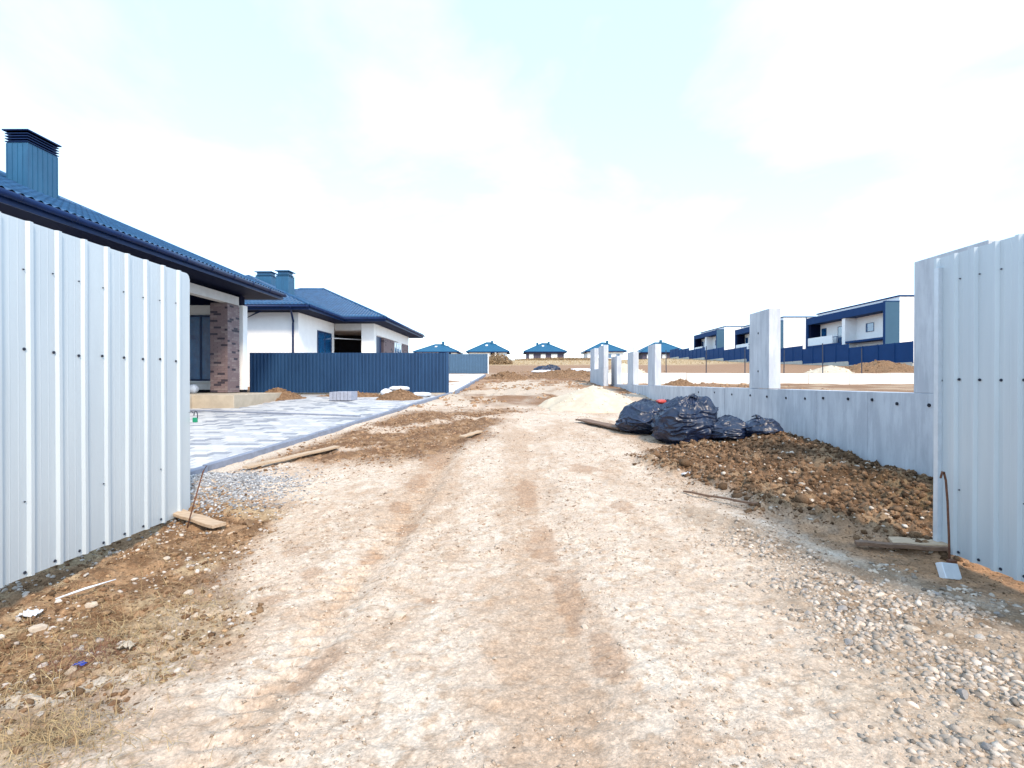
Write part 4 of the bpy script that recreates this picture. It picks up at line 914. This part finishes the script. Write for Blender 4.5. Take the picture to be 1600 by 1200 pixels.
# ------------------------------------------------------------------ two-storey villas on the right
def villa(label, x, y, z, L=16.0):
    t = thing('villa', label, 'villa', (x, y, z), 'two-storey villas behind the blue fence')
    def B(n, m, *a, parent=None, **k):
        mb = MB()
        for q in a: mb.box(x+q[0], x+q[1], y+q[2], y+q[3], z+q[4], z+q[5])
        return mb.build(n, M[m], parent or t, **k)
    Hm, Hf = 7.75, 7.15; D = 1.6
    B('wall', 'white', (D, 12, 0, L, -1, Hm))
    B('roof_coping', 'villablue', (D-.12, 12.12, -.12, L+.12, Hm+.002, Hm+.14))
    B('frame', 'villablue', (0, D-.002, L-.35, L, -1, Hf), (0, D-.002, .352, L-.352, Hf-.95, Hf))
    B('side_fin', 'villalit', (0.0, D-.002, 0, .35, -1, Hf))
    B('fin_cap', 'villablue', (-.03, D-.004, -.03, .38, Hf+.002, Hf+.10))
    B('fin_shade_side', 'villablue', (-.03, -.002, -.0, .352, -1, Hf))  # dark sheet painting the shaded track side of the fin
    B('partition', 'white', (0.15, D-.003, L*.50-.6, L*.50+.05, -1, Hf-.96))
    B('balcony_slab', 'villablue', (.05, D-.003, L*.5+.06, L-.36, 2.85, 3.15)); B('balcony_slab', 'villablue', (.15, D-.003, .36, L*.5-.61, 2.95, 3.2))
    B('balcony_parapet', 'white', (.05, .2, L*.62, L-.36, 3.16, 4.25)); B('balcony_rail', 'villablue', (.08, .13, L*.51, L*.62, 3.95, 4.02), (.08, .13, L*.56, L*.565, 3.16, 3.95))
    B('dark_bay_block', 'soffit', (.21, D-.004, L-.8, L-.36, 3.17, Hf-.96)); B('dark_bay_block', 'soffit', (.21, D-.004, L-.8, L-.36, -1, 2.84))  # solid dark boxes at the far end of the balcony bay
    for (a, b, c_, d) in ((.62, .70, 3.2, 5.5), (.54, .575, 3.2, 5.6), (.86, .93, 3.8, 5.6), (.26, .35, 4.2, 5.3), (.06, .13, 3.2, 5.4), (.60, .80, .3, 2.3), (.08, .40, .3, 2.2)):
        w = window(t, 'x', y+L*a, y+L*b, z+c_, z+d, x+D-.01, -1, 1 if b-a < .15 else 3)
    B('pilaster', 'white', (D-.25, D-.07, L*.14, L*.19, 3.2, 5.6))
    B('pilaster', 'white', (D-.3, D-.07, L*.58, L*.61, 3.2, 5.6))
    w = B('downpipe', 'villalit', (5.2, 5.3, -.1, -.003, -1, Hm))
    w = window(t, 'y', x+3.0, x+3.6, z+4.5, z+5.6, y-.0, -1, 1) if False else None
    B('garage', 'villalit', (4.5, 12, -5, -.1, -1, 1.4)) if False else None
    return t
villa('nearest and largest two-storey white and navy villa, beside the big concrete pillar', 41.6, 58.6, 3.3)
villa('middle two-storey white and navy villa, partly hidden by the concrete stub', 41.6, 84, 4.1, 15)
villa('farthest two-storey white and navy villa, left of the other two', 41.6, 108, 5.1, 14)

# ------------------------------------------------------------------ row of hip-roofed houses at the horizon
def farhouse(label, x0, x1, Y, ze, peak, wallm, wins, chim, porch=None, depth=12):
    zb = 7.3; t = thing('house', label, 'house', ((x0+x1)/2, Y, zb), 'hip-roofed houses along the horizon')
    W = x1-x0; h = min(W, depth)/2; pitch = (peak-ze)/h; o = .9
    MB().box(x0+o, x1-o, Y+o, Y+depth-o, zb, ze-.25).build('wall', M[wallm], t)
    r = hip(t, x0, x1, Y, Y+depth, ze, pitch, False, .28, m='farroof', gutter=False)
    for (a, b) in wins:
        window(t, 'y', x0+W*a, x0+W*b, zb+1.3, ze-.75, Y+o-.02, -1, 1 if b-a < .12 else 2, 'whiteframe', gm='glass' if wallm == 'white' else 'palewall', fw_=.12)
    for (a, zt) in chim: MB().box(x0+W*a-.35, x0+W*a+.35, Y+depth*.42, Y+depth*.5, ze+1, peak+zt).build('chimney', M['farroof'], r)
    MB().obox((x0+W*.46, Y+depth*.32, ze+(peak-ze)*.64+.12), (.7, .9, .08), (math.atan(pitch), 0, 0)).build('roof_window', M['whiteframe'], r)
    if porch:
        MB().box(x0+W*porch[0], x0+W*porch[1], Y+o-.06, Y+o-.012, zb, ze-.26).build('porch', M['soffit'], t)  # flat dark panel on the wall paints the shade of a porch opening
        MB().box(x0+W*(porch[1]-.08), x0+W*(porch[1]-.04), Y+.15, Y+.4, zb, ze-.26).build('post', M['white'], t)
K = 160/800
farhouse('distant white house with blue hip roof, leftmost in the horizon row above the fence', (645-810)*K, (717-810)*K, 160, 10.75, 13.4, 'white', [(.2, .26)], [(.60, .9), (.35, -.3), (.70, -.5)], (.56, .82))
farhouse('distant white house with blue hip roof, second from left in the horizon row', (728-810)*K, (796-810)*K, 160, 10.75, 14.0, 'white', [(.12, .22), (.35, .45), (.78, .92)], [(.58, .5), (.66, -.5)], (.56, .74))
farhouse('distant dark brown brick house with blue hip roof in the middle of the horizon row', (818-810)*K, (886-810)*K, 160, 10.75, 13.7, 'farbrick', [(.13, .23), (.40, .51), (.64, .78)], [(.60, .5), (.33, .2)])
farhouse('distant white house with blue hip roof behind the concrete wall with the square opening', (914-810)*K, (979-810)*K, 160, 10.9, 13.9, 'white', [(.15, .25), (.55, .65), (.75, .85)], [(.6, .6)])
farhouse('distant brown house with blue hip roof, rightmost in the horizon row near the villas', (1000-810)*K, (1075-810)*K, 160, 10.6, 13.9, 'farbrick', [(.15, .24), (.47, .56), (.70, .8)], [(.52, .8)])
# bush and far scrub
def bush(label, x, y, rx, h, n, name='dry_bush', kind=None, parent=None, ry=None):
    ry = ry or rx; a = rng.uniform(0, 6.28, n); r = rng.uniform(0, 1, n)**.5; P = np.stack([x+np.cos(a)*r*rx, y+np.sin(a)*r*ry], 1)
    zt = h*(1-r**2*.7); z = ground_z(P[:, 0], P[:, 1])+rng.uniform(0, 1, n)*zt
    s = rng.uniform(.05, .16, n); d1 = rng.normal(0, 1, (n, 3)); d1 /= np.linalg.norm(d1, axis=1)[:, None]; d2 = rng.normal(0, 1, (n, 3)); d2 -= (d2*d1).sum(1)[:, None]*d1; d2 /= np.linalg.norm(d2, axis=1)[:, None]
    c0 = np.stack([P[:, 0], P[:, 1], z], 1); V = np.stack([c0-d1*s[:, None]*2, c0+d2*s[:, None]*.5, c0+d1*s[:, None]*2, c0-d2*s[:, None]*.5], 1).reshape(-1, 3)
    F = np.arange(n*4).reshape(-1, 4); o = npmesh(name, V, F, M['shrub'], parent, False, loc=None if parent else (x, y, float(gb(y)))); return o
b1 = thing('dry_bush', 'round dry brown bush behind the end of the grey-blue fence', 'bush', (-3.6, 88, float(gb(88))))
bush('', -3.6, 88, 2.6, 1.9, 2600, 'crown', parent=b1)
bt = MB()
for k in range(9): a = k*.7; bt.tube([(-3.6+.2*math.cos(a), 88+.2*math.sin(a), float(gb(88))-.1), (-3.6+1.3*math.cos(a), 88+1.3*math.sin(a), float(gb(88))+1.1)], .03, 5)
bt.build('stem', M['darkstem'], b1)
sc = bush('', 12, 128, 13, .7, 7000, 'scrub', ry=3); tag(sc, 'low band of dry brown scrub before the distant houses', 'scrub', None, 'stuff')
for (x, h) in ((4.6, 6.5), (.4, 5.5)):
    zb = gz(x, 190); tag(MB().tube([(x*1.2, 190, zb), (x*1.2, 190, zb+h)], .09, 6).build('utility_pole', M['darksteel'], None, loc=(x*1.2, 190, zb)), 'faint utility pole on the skyline ' + ('just left of the distant dark brick house' if x < 2 else 'just right of the gap beside the dark brick house'), 'pole')
print('objects', len(bpy.data.objects), 'tris', sum(len(o.data.polygons)*2 for o in bpy.data.objects if o.type == 'MESH' and o.data.users == 1))
